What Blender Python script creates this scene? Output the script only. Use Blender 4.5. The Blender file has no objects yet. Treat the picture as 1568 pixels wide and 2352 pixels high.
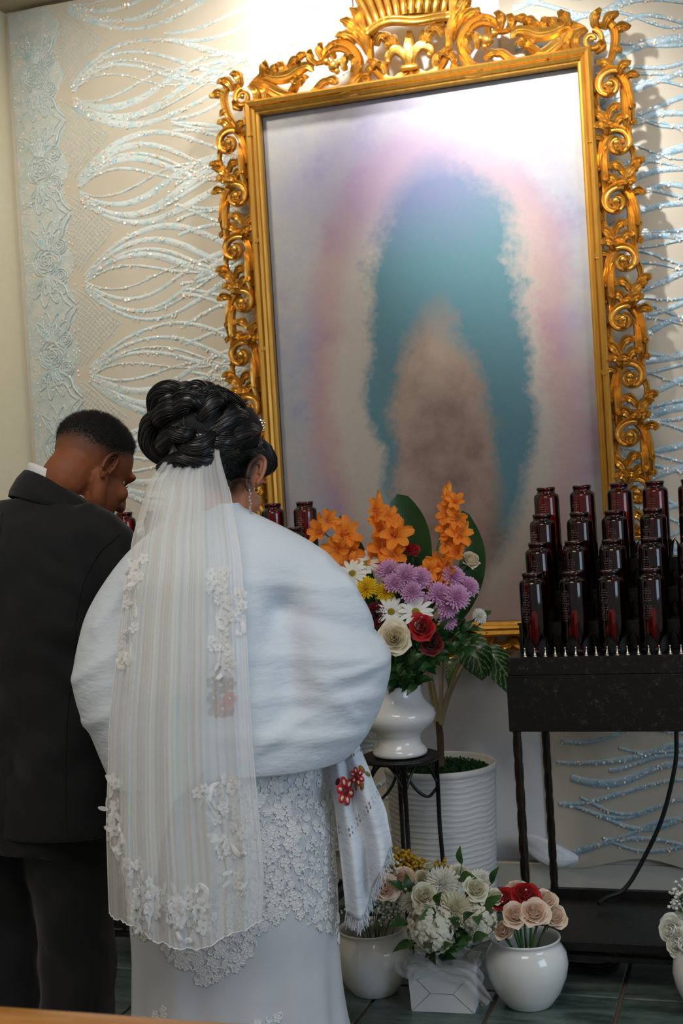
import bpy, math, random
import numpy as np
from mathutils import Vector, Matrix, Euler, noise

random.seed(7)
rng = np.random.default_rng(7)
SC = bpy.context.scene
COL = SC.collection
PI = math.pi

# ---------------------------------------------------------------- camera
TH, ROLL, PITCH = math.radians(17.9), math.radians(3.4), math.radians(-0.6)
R_ = Vector((math.cos(TH), math.sin(TH), 0))
F0 = Vector((-math.sin(TH), math.cos(TH), 0))
FW = F0 * math.cos(PITCH) + Vector((0, 0, math.sin(PITCH)))
UP = -F0 * math.sin(PITCH) + Vector((0, 0, math.cos(PITCH)))
cam_d = bpy.data.cameras.new('camera')
cam = bpy.data.objects.new('camera', cam_d)
COL.objects.link(cam)
cx = R_ * math.cos(ROLL) - UP * math.sin(ROLL)
cy = R_ * math.sin(ROLL) + UP * math.cos(ROLL)
M = Matrix((cx, cy, -FW)).transposed().to_4x4()
M.translation = Vector((0, -4.354, 1.35))
cam.matrix_world = M
cam_d.sensor_fit = 'HORIZONTAL'
cam_d.sensor_width = 24.0
cam_d.lens = 24.0 * 3000 / 1568
cam_d.clip_start = 0.05
cam_d.dof.use_dof = True
cam_d.dof.focus_distance = 3.0
cam_d.dof.aperture_fstop = 6.3
SC.camera = cam

# ---------------------------------------------------------------- world, lights, exposure
SC.view_settings.view_transform = 'Standard'
SC.view_settings.look = 'None'
SC.view_settings.gamma = 1.0
SC.view_settings.exposure = 0.0
W = bpy.data.worlds.new('world')
SC.world = W
W.use_nodes = True
W.node_tree.nodes['Background'].inputs[0].default_value = (0.90, 0.88, 0.86, 1)
W.node_tree.nodes['Background'].inputs[1].default_value = 0.31


def light(kind, name, loc, target, energy, color, **kw):
    d = bpy.data.lights.new(name, kind)
    d.energy = energy
    d.color = color
    for k, v in kw.items():
        setattr(d, k, v)
    o = bpy.data.objects.new(name, d)
    COL.objects.link(o)
    o.location = loc
    o.rotation_euler = (Vector(target) - Vector(loc)).to_track_quat('-Z', 'Y').to_euler()
    return o


# two ceiling spotlights that wash the picture and the wall above it
light('SPOT', 'picture_spot', (-0.95, -1.35, 3.2), (-0.72, -0.14, 2.50), 235, (1.0, 0.97, 0.92),
      spot_size=math.radians(50), spot_blend=1.0, shadow_soft_size=0.045)
light('SPOT', 'wall_spot', (-1.26, -0.55, 3.22), (-1.27, 0.0, 3.0), 60, (1.0, 0.96, 0.90),
      spot_size=math.radians(120), spot_blend=1.0, shadow_soft_size=0.05)
light('SPOT', 'curtain_spot', (-1.95, -1.1, 3.2), (-2.0, 0.0, 2.3), 62, (1.0, 0.93, 0.80),
      spot_size=math.radians(110), spot_blend=1.0, shadow_soft_size=0.12)
light('SPOT', 'rack_spot', (0.25, -1.1, 3.2), (-0.1, 0.0, 2.3), 36, (1.0, 0.94, 0.86),
      spot_size=math.radians(105), spot_blend=1.0, shadow_soft_size=0.12)
# unseen overhead fill added to brighten the couple, and daylight from the window side
light('AREA', 'overhead_fill', (-0.6, -3.6, 3.6), (-1.0, -1.2, 0.6), 47, (1.0, 0.94, 0.86), size=1.6)
light('AREA', 'daylight_window', (3.4, -3.6, 1.9), (-0.9, -1.4, 0.9), 54, (0.58, 0.78, 1.0), size=1.8)

# ---------------------------------------------------------------- mesh helpers


class MB:
    """collects quads/tris of one mesh"""

    def __init__(s):
        s.v, s.f, s.m = [], [], []

    def add(s, verts, faces, mi=0):
        b = len(s.v)
        s.v.extend([tuple(p) for p in verts])
        s.f.extend([tuple(i + b for i in f) for f in faces])
        s.m.extend([mi] * len(faces))
        return s

    def grid(s, pts, nu, nv, cu=False, cv=False, mi=0):
        f = []
        for i in range(nu if cu else nu - 1):
            for j in range(nv if cv else nv - 1):
                a, b = i, (i + 1) % nu
                c, d = j, (j + 1) % nv
                f.append((a * nv + c, b * nv + c, b * nv + d, a * nv + d))
        return s.add(pts, f, mi)

    def box(s, c, d, mi=0, R=None, ch=0.0):
        hx, hy, hz = d[0] / 2, d[1] / 2, d[2] / 2
        c = Vector(c)
        if ch <= 0:
            vs = [Vector((x * hx, y * hy, z * hz)) for x in (-1, 1) for y in (-1, 1) for z in (-1, 1)]
            fs = [(0, 1, 3, 2), (4, 6, 7, 5), (0, 4, 5, 1), (2, 3, 7, 6), (0, 2, 6, 4), (1, 5, 7, 3)]
        else:
            vs, fs = [], []
            ring = []
            for (z, q) in ((-hz, ch), (-hz + ch, 0), (hz - ch, 0), (hz, ch)):
                x, y = hx - q, hy - q
                for (px, py) in ((x, -y + ch), (x, y - ch), (x - ch, y), (-x + ch, y), (-x, y - ch), (-x, -y + ch), (-x + ch, -y), (x - ch, -y)):
                    vs.append(Vector((px, py, z)))
            for k in range(3):
                for j in range(8):
                    fs.append((k * 8 + j, k * 8 + (j + 1) % 8, k * 8 + 8 + (j + 1) % 8, k * 8 + 8 + j))
            fs.append(tuple(range(7, -1, -1)))
            fs.append(tuple(range(24, 32)))
        if R is not None:
            vs = [R @ p for p in vs]
        return s.add([p + c for p in vs], fs, mi)

    def tube(s, path, rad, n=8, flat=1.0, up=None, cap=True, mi=0, closed=False, sec=None):
        """tube along path; flat squeezes the section along `up`"""
        P = [Vector(p) for p in path]
        k = len(P)
        if not hasattr(rad, '__len__'):
            rad = [rad] * k
        pts = []
        if sec is not None:
            n = len(sec)
        U = Vector(up) if up is not None else None
        prev = None
        for i in range(k):
            if closed:
                t = P[(i + 1) % k] - P[i - 1]
            else:
                t = P[min(i + 1, k - 1)] - P[max(i - 1, 0)]
            if t.length < 1e-9:
                t = Vector((0, 0, 1))
            t.normalize()
            if U is not None:
                b = U - t * U.dot(t)
                if b.length < 1e-4:
                    b = t.orthogonal()
            elif prev is None:
                b = t.orthogonal()
            else:
                b = prev - t * prev.dot(t)
                if b.length < 1e-6:
                    b = t.orthogonal()
            b.normalize()
            prev = b
            a = t.cross(b)
            for j in range(n):
                if sec is not None:
                    pts.append(P[i] + a * (sec[j][0] * rad[i]) + b * (sec[j][1] * rad[i] * flat))
                    continue
                w = 2 * PI * j / n
                pts.append(P[i] + a * (math.cos(w) * rad[i]) + b * (math.sin(w) * rad[i] * flat))
        base = len(s.v)
        s.grid(pts, k, n, cu=closed, cv=True, mi=mi)
        if cap and not closed:
            s.f.append(tuple(base + j for j in range(n - 1, -1, -1)))
            s.f.append(tuple(base + (k - 1) * n + j for j in range(n)))
            s.m += [mi, mi]
        return s

    def lathe(s, prof, n=32, c=(0, 0, 0), mi=0, fn=None, capb=False, capt=False):
        pts = []
        for (r, z) in prof:
            for j in range(n):
                w = 2 * PI * j / n
                rr = r + (fn(w, z) if fn else 0)
                pts.append((c[0] + rr * math.cos(w), c[1] + rr * math.sin(w), c[2] + z))
        base = len(s.v)
        f = []
        for i in range(len(prof) - 1):
            for j in range(n):
                j2 = (j + 1) % n
                f.append((i * n + j, i * n + j2, (i + 1) * n + j2, (i + 1) * n + j))
        if capb:
            f.append(tuple(range(n - 1, -1, -1)))
        if capt:
            f.append(tuple((len(prof) - 1) * n + j for j in range(n)))
        return s.add(pts, f, mi)

    def ell(s, c, r, R=None, nu=12, nv=16, mi=0):
        pts = []
        c = Vector(c)
        for i in range(nu + 1):
            a = PI * i / nu
            for j in range(nv):
                b = 2 * PI * j / nv
                p = Vector((r[0] * math.sin(a) * math.cos(b), r[1] * math.sin(a) * math.sin(b), -r[2] * math.cos(a)))
                if R is not None:
                    p = R @ p
                pts.append(p + c)
        return s.grid(pts, nu + 1, nv, cv=True, mi=mi)

    def xform(s, Mx):
        s.v = [tuple(Mx @ Vector(p)) for p in s.v]
        return s

    def merge(s, o, Mx=None, mi=None):
        vs = o.v if Mx is None else [Mx @ Vector(p) for p in o.v]
        b = len(s.v)
        s.v.extend([tuple(p) for p in vs])
        s.f.extend([tuple(i + b for i in f) for f in o.f])
        s.m.extend(o.m if mi is None else [mi] * len(o.f))
        return s

    def mesh(s, name, smooth=True):
        me = bpy.data.meshes.new(name)
        me.from_pydata(s.v, [], s.f)
        if any(s.m):
            me.polygons.foreach_set('material_index', s.m)
        if smooth:
            me.polygons.foreach_set('use_smooth', [True] * len(me.polygons))
        me.update()
        return me

    def build(s, name, mats, parent=None, smooth=True):
        return mkobj(name, s.mesh(name, smooth), mats, parent)


def mkobj(name, me, mats=None, parent=None):
    if mats is not None and len(me.materials) == 0:
        for m in (mats if isinstance(mats, (list, tuple)) else [mats]):
            me.materials.append(m)
    o = bpy.data.objects.new(name, me)
    COL.objects.link(o)
    if parent is not None:
        o.parent = parent
    return o


def tag(o, label, cat, group=None):
    o['label'] = label
    o['category'] = cat
    if group:
        o['group'] = group
    return o


def thing(name, label, cat, loc=(0, 0, 0), rz=0.0, group=None):
    o = bpy.data.objects.new(name, None)
    COL.objects.link(o)
    o.empty_display_size = 0.05
    o.location = loc
    o.rotation_euler = (0, 0, rz)
    return tag(o, label, cat, group)


def struct(o):
    o['kind'] = 'structure'
    return o


def stuff(o):
    o['kind'] = 'stuff'
    return o


KIDS = {}


def dup(root, loc=None, rot=None, scale=None, label=None, group=None):
    r = root.copy()
    COL.objects.link(r)
    if loc is not None:
        r.location = loc
    if rot is not None:
        r.rotation_euler = rot
    if scale is not None:
        r.scale = (scale,) * 3 if not hasattr(scale, '__len__') else scale
    if label:
        r['label'] = label
    if group:
        r['group'] = group
    for ch in [o for o in root.children]:
        c = ch.copy()
        COL.objects.link(c)
        c.parent = r
        for g in [o for o in ch.children]:
            d = g.copy()
            COL.objects.link(d)
            d.parent = c
    return r


def lerp_tab(tab, t):
    """tab: sorted list of (key, val...)"""
    ks = [q[0] for q in tab]
    if t <= ks[0]:
        return tab[0][1:] if len(tab[0]) > 2 else tab[0][1]
    if t >= ks[-1]:
        return tab[-1][1:] if len(tab[-1]) > 2 else tab[-1][1]
    for i in range(len(ks) - 1):
        if ks[i] <= t <= ks[i + 1]:
            f = (t - ks[i]) / (ks[i + 1] - ks[i])
            f = f * f * (3 - 2 * f) * 0.35 + f * 0.65
            v = [a + (b - a) * f for a, b in zip(tab[i][1:], tab[i + 1][1:])]
            return v if len(v) > 1 else v[0]


def spline(pts, n):
    """Catmull-Rom through pts -> n points"""
    P = [Vector(p) for p in pts]
    if len(P) == 2:
        return [P[0].lerp(P[1], i / (n - 1)) for i in range(n)]
    P = [P[0] * 2 - P[1]] + P + [P[-1] * 2 - P[-2]]
    segs = len(P) - 3
    out = []
    for i in range(n):
        u = i / (n - 1) * segs
        k = min(int(u), segs - 1)
        t = u - k
        a, b, c, d = P[k], P[k + 1], P[k + 2], P[k + 3]
        out.append(0.5 * ((2 * b) + (c - a) * t + (2 * a - 5 * b + 4 * c - d) * t * t + (3 * b - a - 3 * c + d) * t ** 3))
    return out


def nz(x, y, z):
    return noise.noise(Vector((x, y, z)))


def blob(mb, voxel, smooth_it=4, disp=None):
    """voxel-union of overlapping closed pieces -> (verts Nx3, faces) of ONE continuous surface"""
    me = mb.mesh('tmp')
    o = bpy.data.objects.new('tmp', me)
    COL.objects.link(o)
    m = o.modifiers.new('r', 'REMESH')
    m.mode = 'VOXEL'
    m.voxel_size = voxel
    s = o.modifiers.new('s', 'SMOOTH')
    s.factor = 0.5
    s.iterations = smooth_it
    dg = bpy.context.evaluated_depsgraph_get()
    me2 = bpy.data.meshes.new_from_object(o.evaluated_get(dg))
    bpy.data.objects.remove(o)
    bpy.data.meshes.remove(me)
    n = len(me2.vertices)
    co = np.empty(n * 3)
    me2.vertices.foreach_get('co', co)
    co = co.reshape(-1, 3)
    if disp is not None:
        no = np.empty(n * 3)
        me2.vertices.foreach_get('normal', no)
        co = co + disp(co, no.reshape(-1, 3))
        me2.vertices.foreach_set('co', co.ravel())
    me2.polygons.foreach_set('use_smooth', [True] * len(me2.polygons))
    me2.update()
    return me2


def capsule_chain(mb, pts, radii, n=14, per=6, flat=1.0, up=None):
    P = spline(pts, (len(pts) - 1) * per + 1)
    rr = []
    for i in range(len(P)):
        u = i / per
        k = min(int(u), len(radii) - 2)
        t = u - k
        rr.append(radii[k] * (1 - t) + radii[k + 1] * t)
    mb.tube(P, rr, n=n, flat=flat, up=up)
    mb.ell(P[0], (rr[0] * .98,) * 3, nu=8, nv=12)
    mb.ell(P[-1], (rr[-1] * .98,) * 3, nu=8, nv=12)
    return mb


# ---------------------------------------------------------------- materials


def NT(name):
    m = bpy.data.materials.new(name)
    m.use_nodes = True
    nt = m.node_tree
    return m, nt, nt.nodes['Principled BSDF']


def setp(b, **kw):
    for k, v in kw.items():
        b.inputs[k].default_value = v


def node(nt, t, **kw):
    n = nt.nodes.new(t)
    for k, v in kw.items():
        if k.startswith('i_'):
            n.inputs[k[2:].replace('_', ' ')].default_value = v
        else:
            setattr(n, k, v)
    return n


def ramp(nt, stops, fac=None):
    r = nt.nodes.new('ShaderNodeValToRGB')
    e = r.color_ramp.elements
    while len(e) < len(stops):
        e.new(0.5)
    for i, (p, c) in enumerate(stops):
        e[i].position = p
        e[i].color = (c[0], c[1], c[2], 1) if hasattr(c, '__len__') else (c, c, c, 1)
    if fac is not None:
        nt.links.new(fac, r.inputs[0])
    return r


def pmat(name, c1, c2=None, rough=0.5, metal=0.0, scale=20.0, bump=0.0, bscale=None, coat=0.0, sss=0.0, trans=0.0,
         sheen=0.0, stretch=None, spec=0.5, detail=4.0, ior=1.45, bdist=0.01):
    m, nt, b = NT(name)
    c2 = c2 or c1
    tc = node(nt, 'ShaderNodeTexCoord')
    src = tc.outputs['Object']
    if stretch:
        mp = node(nt, 'ShaderNodeMapping')
        mp.inputs['Scale'].default_value = stretch
        nt.links.new(src, mp.inputs['Vector'])
        src = mp.outputs['Vector']
    n = node(nt, 'ShaderNodeTexNoise')
    n.inputs['Scale'].default_value = scale
    n.inputs['Detail'].default_value = detail
    nt.links.new(src, n.inputs['Vector'])
    r = ramp(nt, [(0.3, c1), (0.7, c2)], n.outputs['Fac'])
    nt.links.new(r.outputs[0], b.inputs['Base Color'])
    setp(b, Roughness=rough, Metallic=metal, IOR=ior)
    b.inputs['Specular IOR Level'].default_value = spec
    b.inputs['Coat Weight'].default_value = coat
    b.inputs['Coat Roughness'].default_value = 0.08
    b.inputs['Sheen Weight'].default_value = sheen
    b.inputs['Transmission Weight'].default_value = trans
    if sss:
        b.inputs['Subsurface Weight'].default_value = sss
        b.inputs['Subsurface Radius'].default_value = (0.012, 0.006, 0.004)
    if bump:
        n2 = node(nt, 'ShaderNodeTexNoise')
        n2.inputs['Scale'].default_value = bscale or scale * 4
        n2.inputs['Detail'].default_value = 3
        nt.links.new(src, n2.inputs['Vector'])
        bp = node(nt, 'ShaderNodeBump')
        bp.inputs['Strength'].default_value = bump
        bp.inputs['Distance'].default_value = bdist
        nt.links.new(n2.outputs['Fac'], bp.inputs['Height'])
        nt.links.new(bp.outputs['Normal'], b.inputs['Normal'])
    return m


MT = {}
MT['cream_wall'] = pmat('cream_wall', (.80, .715, .51), (.83, .745, .54), .75, bump=.05, bscale=120)
MT['back_wall'] = pmat('back_wall', (.60, .56, .48), (.63, .59, .51), .75, bump=.05, bscale=120)
MT['ceiling'] = pmat('ceiling_paint', (.40, .34, .22), (.43, .37, .25), .8)
MT['grout'] = pmat('grout', (.16, .11, .075), (.20, .145, .10), .9, scale=60)
MT['fabric'] = pmat('beige_fabric', (.56, .50, .405), (.59, .53, .43), .85, scale=4, bump=.06, bscale=900, sheen=.2, bdist=.002)
MT['satin'] = pmat('white_satin', (.74, .75, .80), (.80, .80, .83), .38, scale=6, sheen=.3)
MT['gold'] = pmat('gilded_wood', (.46, .225, .034), (.66, .36, .07), .32, metal=.82, scale=14, bump=.12, bscale=70)
MT['gold_flat'] = pmat('gilded_molding', (.48, .235, .034), (.60, .32, .055), .40, metal=.7, scale=25, stretch=(3, 3, .5))
MT['iron'] = pmat('black_iron', (.006, .006, .006), (.012, .011, .010), .38, scale=30, bump=.15, bscale=60)
MT['iron_brown'] = pmat('twisted_iron', (.010, .008, .006), (.028, .018, .012), .30, metal=.4, scale=30)
MT['steel'] = pmat('switch_steel', (.62, .58, .52), None, .28, metal=1.0)
MT['ceramic'] = pmat('white_ceramic', (.80, .79, .76), (.82, .81, .785), .12, coat=.5, scale=5)
MT['ceramic_w'] = pmat('warm_white_ceramic', (.80, .78, .75), None, .16, coat=.5, scale=5)
MT['planter'] = pmat('planter_white', (.62, .615, .60), (.70, .69, .67), .6, scale=8)
MT['moss'] = pmat('green_moss', (.006, .035, .010), (.02, .085, .02), .9, scale=90)
MT['paper'] = pmat('white_card', (.74, .74, .73), (.77, .77, .76), .7, scale=10)
MT['cardline'] = pmat('card_fold', (.36, .34, .31), None, .8)
MT['pewwood'] = pmat('varnished_oak', (.34, .13, .022), (.48, .21, .042), .32, scale=5, stretch=(1, 12, 12), coat=.3)
MT['leafdark'] = pmat('dark_green_leaf', (.010, .050, .010), (.022, .085, .018), .36, scale=12, stretch=(1, 1, 1))
MT['leafmid'] = pmat('mid_green_leaf', (.022, .085, .014), (.045, .15, .028), .4, scale=14)
MT['stem'] = pmat('green_stem', (.05, .14, .035), (.08, .19, .05), .5)
MT['palestem'] = pmat('pale_stem', (.50, .42, .24), (.60, .50, .30), .5)
MT['brown'] = pmat('brown_twig', (.10, .06, .035), (.16, .10, .06), .8)
MT['pearl'] = pmat('pearl', (.9, .88, .84), None, .2, coat=.6)
MT['rubber'] = pmat('black_rubber', (.008, .008, .009), None, .5)
MT['ribbon_white'] = pmat('white_ribbon', (.80, .79, .75), None, .4, sheen=.3)


def petal(name, c1, c2, sc=30, rough=.55):
    m = pmat(name, c1, c2, rough, scale=sc, sheen=.15, sss=0)
    nt = m.node_tree
    b = nt.nodes['Principled BSDF']
    tr = node(nt, 'ShaderNodeBsdfTranslucent')
    tr.inputs[0].default_value = (*c2, 1)
    mx = node(nt, 'ShaderNodeMixShader')
    mx.inputs[0].default_value = .22
    out = nt.nodes['Material Output']
    nt.links.new(b.outputs[0], mx.inputs[1])
    nt.links.new(tr.outputs[0], mx.inputs[2])
    nt.links.new(mx.outputs[0], out.inputs[0])
    return m


MT['orange'] = petal('orange_petal', (.95, .23, .010), (1.0, .38, .03))
MT['red'] = petal('red_petal', (.40, .004, .006), (.60, .010, .012))
MT['darkred'] = petal('dark_red_petal', (.12, .004, .008), (.22, .008, .014))
MT['cream'] = petal('cream_petal', (.88, .77, .54), (.94, .87, .70))
MT['peach'] = petal('peach_petal', (.94, .70, .53), (.97, .83, .69))
MT['white'] = petal('white_petal', (.90, .89, .80), (.95, .94, .88))
MT['ivory'] = petal('ivory_petal', (.84, .80, .58), (.90, .87, .73))
MT['hydra'] = petal('hydrangea_petal', (.82, .78, .60), (.90, .87, .75))
MT['lilac'] = petal('lilac_petal', (.66, .32, .56), (.85, .56, .78))
MT['yellow'] = petal('yellow_petal', (.90, .60, .010), (.98, .76, .02))
MT['gold_fl'] = petal('goldenrod_petal', (.55, .30, .01), (.72, .44, .02))
MT['pollen'] = petal('flower_disc', (.40, .28, .02), (.62, .46, .04), 200)


def cloth(name, c1, c2, rough=.8, opac=1.0, transl=.25, bump=.2, bscale=40, stretch=(1, 1, 1), bdist=.006, scale=6, fine=0):
    m, nt, b = NT(name)
    tc = node(nt, 'ShaderNodeTexCoord')
    mp = node(nt, 'ShaderNodeMapping')
    mp.inputs['Scale'].default_value = stretch
    nt.links.new(tc.outputs['Object'], mp.inputs['Vector'])
    n = node(nt, 'ShaderNodeTexNoise')
    n.inputs['Scale'].default_value = scale
    nt.links.new(mp.outputs[0], n.inputs['Vector'])
    r = ramp(nt, [(.3, c1), (.7, c2)], n.outputs['Fac'])
    nt.links.new(r.outputs[0], b.inputs['Base Color'])
    setp(b, Roughness=rough)
    b.inputs['Sheen Weight'].default_value = .15
    b.inputs['Specular IOR Level'].default_value = .2
    n2 = node(nt, 'ShaderNodeTexNoise')
    n2.inputs['Scale'].default_value = bscale
    n2.inputs['Detail'].default_value = 4
    nt.links.new(mp.outputs[0], n2.inputs['Vector'])
    bp = node(nt, 'ShaderNodeBump')
    bp.inputs['Strength'].default_value = bump
    bp.inputs['Distance'].default_value = bdist
    nt.links.new(n2.outputs['Fac'], bp.inputs['Height'])
    nt.links.new(bp.outputs[0], b.inputs['Normal'])
    tl = node(nt, 'ShaderNodeBsdfTranslucent')
    tl.inputs[0].default_value = (*c2, 1)
    mx = node(nt, 'ShaderNodeMixShader')
    mx.inputs[0].default_value = transl
    out = nt.nodes['Material Output']
    nt.links.new(b.outputs[0], mx.inputs[1])
    nt.links.new(tl.outputs[0], mx.inputs[2])
    last = mx
    if opac < 1:
        tp = node(nt, 'ShaderNodeBsdfTransparent')
        mx2 = node(nt, 'ShaderNodeMixShader')
        mx2.inputs[0].default_value = opac
        nt.links.new(tp.outputs[0], mx2.inputs[1])
        nt.links.new(mx.outputs[0], mx2.inputs[2])
        last = mx2
    nt.links.new(last.outputs[0], out.inputs[0])
    return m


MT['shawl'] = cloth('white_shawl_cloth', (.69, .75, .82), (.73, .79, .85), transl=.15, bump=.5, bscale=34, stretch=(1.0, 1.0, 2.6), bdist=.005)
MT['tulle'] = cloth('white_tulle', (.95, .95, .93), (.97, .97, .95), opac=.58, transl=.35, bump=0.05)
MT['lace_white'] = cloth('white_lace', (.86, .86, .85), (.90, .90, .89), transl=.2, bump=.3, bscale=300, bdist=.001)
MT['lace_sheer'] = cloth('sheer_lace', (.88, .88, .87), (.92, .92, .91), transl=.3, bump=.3, bscale=300, bdist=.001, opac=.8)
MT['dress'] = cloth('white_satin_dress', (.54, .555, .60), (.60, .615, .65), rough=.45, transl=.05, bump=.1, bscale=10)
MT['organza'] = cloth('white_organza', (.84, .83, .82), (.88, .88, .87), opac=.34, transl=.4, bump=.05)
MT['embred'] = pmat('red_embroidery', (.50, .012, .02), (.62, .03, .035), .7, scale=200)
MT['embdark'] = pmat('maroon_embroidery', (.16, .008, .015), None, .7)
MT['embolive'] = pmat('olive_embroidery', (.16, .12, .01), (.24, .18, .02), .7, scale=200)
MT['embpink'] = pmat('pink_embroidery', (.55, .10, .13), (.62, .16, .18), .7, scale=200)
MT['embbrown'] = pmat('brown_embroidery', (.14, .085, .07), (.20, .12, .10), .7, scale=200)
MT['crystal'] = pmat('blue_crystal', (.20, .45, .75), (.75, .82, .9), .08, metal=.6, scale=300)
MT['crystal_w'] = pmat('clear_crystal', (.85, .86, .9), None, .05, metal=.9)

# glitter fabric: iridescent aqua / white / pink flakes


def glitter(name, stops, rough=.35, metal=.15, vs=420.0):
    m, nt, b = NT(name)
    tc = node(nt, 'ShaderNodeTexCoord')
    n = node(nt, 'ShaderNodeTexNoise')
    n.inputs['Scale'].default_value = 26
    n.inputs['Detail'].default_value = 6
    n.inputs['Roughness'].default_value = .75
    nt.links.new(tc.outputs['Object'], n.inputs['Vector'])
    r = ramp(nt, stops, n.outputs['Fac'])
    nt.links.new(r.outputs[0], b.inputs['Base Color'])
    v = node(nt, 'ShaderNodeTexVoronoi')
    v.inputs['Scale'].default_value = vs
    nt.links.new(tc.outputs['Object'], v.inputs['Vector'])
    bp = node(nt, 'ShaderNodeBump')
    bp.inputs['Strength'].default_value = .5
    bp.inputs['Distance'].default_value = .002
    nt.links.new(v.outputs['Distance'], bp.inputs['Height'])
    nt.links.new(bp.outputs[0], b.inputs['Normal'])
    setp(b, Roughness=rough, Metallic=metal)
    return m


MT['glit_aqua'] = glitter('aqua_glitter', [(.30, (.28, .50, .58)), (.42, (.56, .68, .70)), (.52, (.68, .69, .67)), (.60, (.38, .60, .67)), (.70, (.62, .68, .66)), (.80, (.76, .62, .55))])
MT['glit_pale'] = glitter('pale_glitter', [(.32, (.34, .52, .57)), (.42, (.62, .60, .54)), (.50, (.50, .62, .64)), (.58, (.74, .66, .58)), (.68, (.36, .56, .62)), (.78, (.70, .66, .60))])
MT['glit_blue'] = glitter('blue_glitter', [(.30, (.16, .34, .48)), (.42, (.34, .52, .62)), (.52, (.50, .60, .66)), (.60, (.22, .44, .56)), (.70, (.42, .58, .64)), (.80, (.66, .54, .48))])
MT['seq_peach'] = pmat('peach_sequin', (.98, .60, .38), (1.0, .84, .66), .3, metal=.1, scale=400)
MT['seq_white'] = pmat('pearl_sequin', (.98, .98, .95), (.72, .93, .98), .25, metal=.1, scale=400)

# skin / hair / suit
MT['suit'] = cloth('charcoal_suit', (.0062, .0067, .008), (.0085, .009, .0105), rough=.75, transl=0, bump=.25, bscale=260, bdist=.0015)
MT['suit_seam'] = pmat('suit_seam', (.004, .004, .005), None, .9)
MT['shirt'] = pmat('white_shirt', (.78, .79, .80), None, .7)
MT['hairblack'] = pmat('black_hair', (.003, .0028, .0028), (.008, .007, .006), .30, scale=60, spec=.6)
MT['haircap'] = pmat('black_hair_under', (.003, .0028, .0028), (.006, .005, .005), .65, scale=60, spec=.3)
MT['shortblack'] = pmat('cropped_hair', (.004, .0035, .003), (.010, .008, .006), .5, scale=80)
MT['shoe'] = pmat('black_leather', (.006, .006, .006), None, .25, coat=.4)
MT['eye'] = pmat('eye_white', (.7, .66, .6), None, .15)


def skin(name, c1, c2, dark, rough=.5):
    m, nt, b = NT(name)
    tc = node(nt, 'ShaderNodeTexCoord')
    n = node(nt, 'ShaderNodeTexNoise')
    n.inputs['Scale'].default_value = 30
    nt.links.new(tc.outputs['Object'], n.inputs['Vector'])
    r = ramp(nt, [(.3, c1), (.7, c2)], n.outputs['Fac'])
    at = node(nt, 'ShaderNodeAttribute', attribute_name='hairline')
    n3 = node(nt, 'ShaderNodeTexNoise')
    n3.inputs['Scale'].default_value = 700
    nt.links.new(tc.outputs['Object'], n3.inputs['Vector'])
    ad = node(nt, 'ShaderNodeMath', operation='MULTIPLY_ADD')
    ad.inputs[1].default_value = .6
    ad.inputs[2].default_value = .7
    nt.links.new(n3.outputs['Fac'], ad.inputs[0])
    mu = node(nt, 'ShaderNodeMath', operation='MULTIPLY', use_clamp=True)
    nt.links.new(ad.outputs[0], mu.inputs[0])
    nt.links.new(at.outputs['Fac'], mu.inputs[1])
    mx = node(nt, 'ShaderNodeMixRGB')
    mx.inputs['Color2'].default_value = (*dark, 1)
    nt.links.new(mu.outputs[0], mx.inputs['Fac'])
    nt.links.new(r.outputs[0], mx.inputs['Color1'])
    nt.links.new(mx.outputs[0], b.inputs['Base Color'])
    setp(b, Roughness=rough)
    b.inputs['Subsurface Weight'].default_value = .08
    b.inputs['Subsurface Radius'].default_value = (.012, .005, .003)
    bp = node(nt, 'ShaderNodeBump')
    bp.inputs['Strength'].default_value = .12
    bp.inputs['Distance'].default_value = .001
    nt.links.new(n3.outputs['Fac'], bp.inputs['Height'])
    nt.links.new(bp.outputs[0], b.inputs['Normal'])
    return m


MT['skin_m'] = skin('brown_skin', (.235, .070, .025), (.285, .090, .032), (.012, .009, .007), .62)
MT['skin_f'] = skin('tan_skin', (.42, .155, .078), (.50, .20, .105), (.02, .013, .010))


def glass(name, color, rough=.05, ior=1.45, alpha=.75):
    """thin coloured glass: tinted see-through with a clear gloss"""
    m, nt, b = NT(name)
    nt.nodes.remove(b)
    tp = node(nt, 'ShaderNodeBsdfTransparent')
    tp.inputs[0].default_value = (*color, 1)
    gl = node(nt, 'ShaderNodeBsdfGlossy')
    gl.inputs['Roughness'].default_value = rough
    gl.inputs[0].default_value = (1, 1, 1, 1)
    fr = node(nt, 'ShaderNodeFresnel')
    fr.inputs[0].default_value = ior
    mx = node(nt, 'ShaderNodeMixShader')
    nt.links.new(fr.outputs[0], mx.inputs[0])
    nt.links.new(tp.outputs[0], mx.inputs[1])
    nt.links.new(gl.outputs[0], mx.inputs[2])
    nt.links.new(mx.outputs[0], nt.nodes['Material Output'].inputs[0])
    return m


MT['redglass'] = glass('ruby_glass', (.52, .045, .035), .06, 1.5)
MT['cello'] = glass('clear_cellophane', (.93, .93, .93), .08, 1.5)
MT['wax'] = pmat('red_candle', (.42, .006, .05), (.50, .01, .03), .35)
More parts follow.
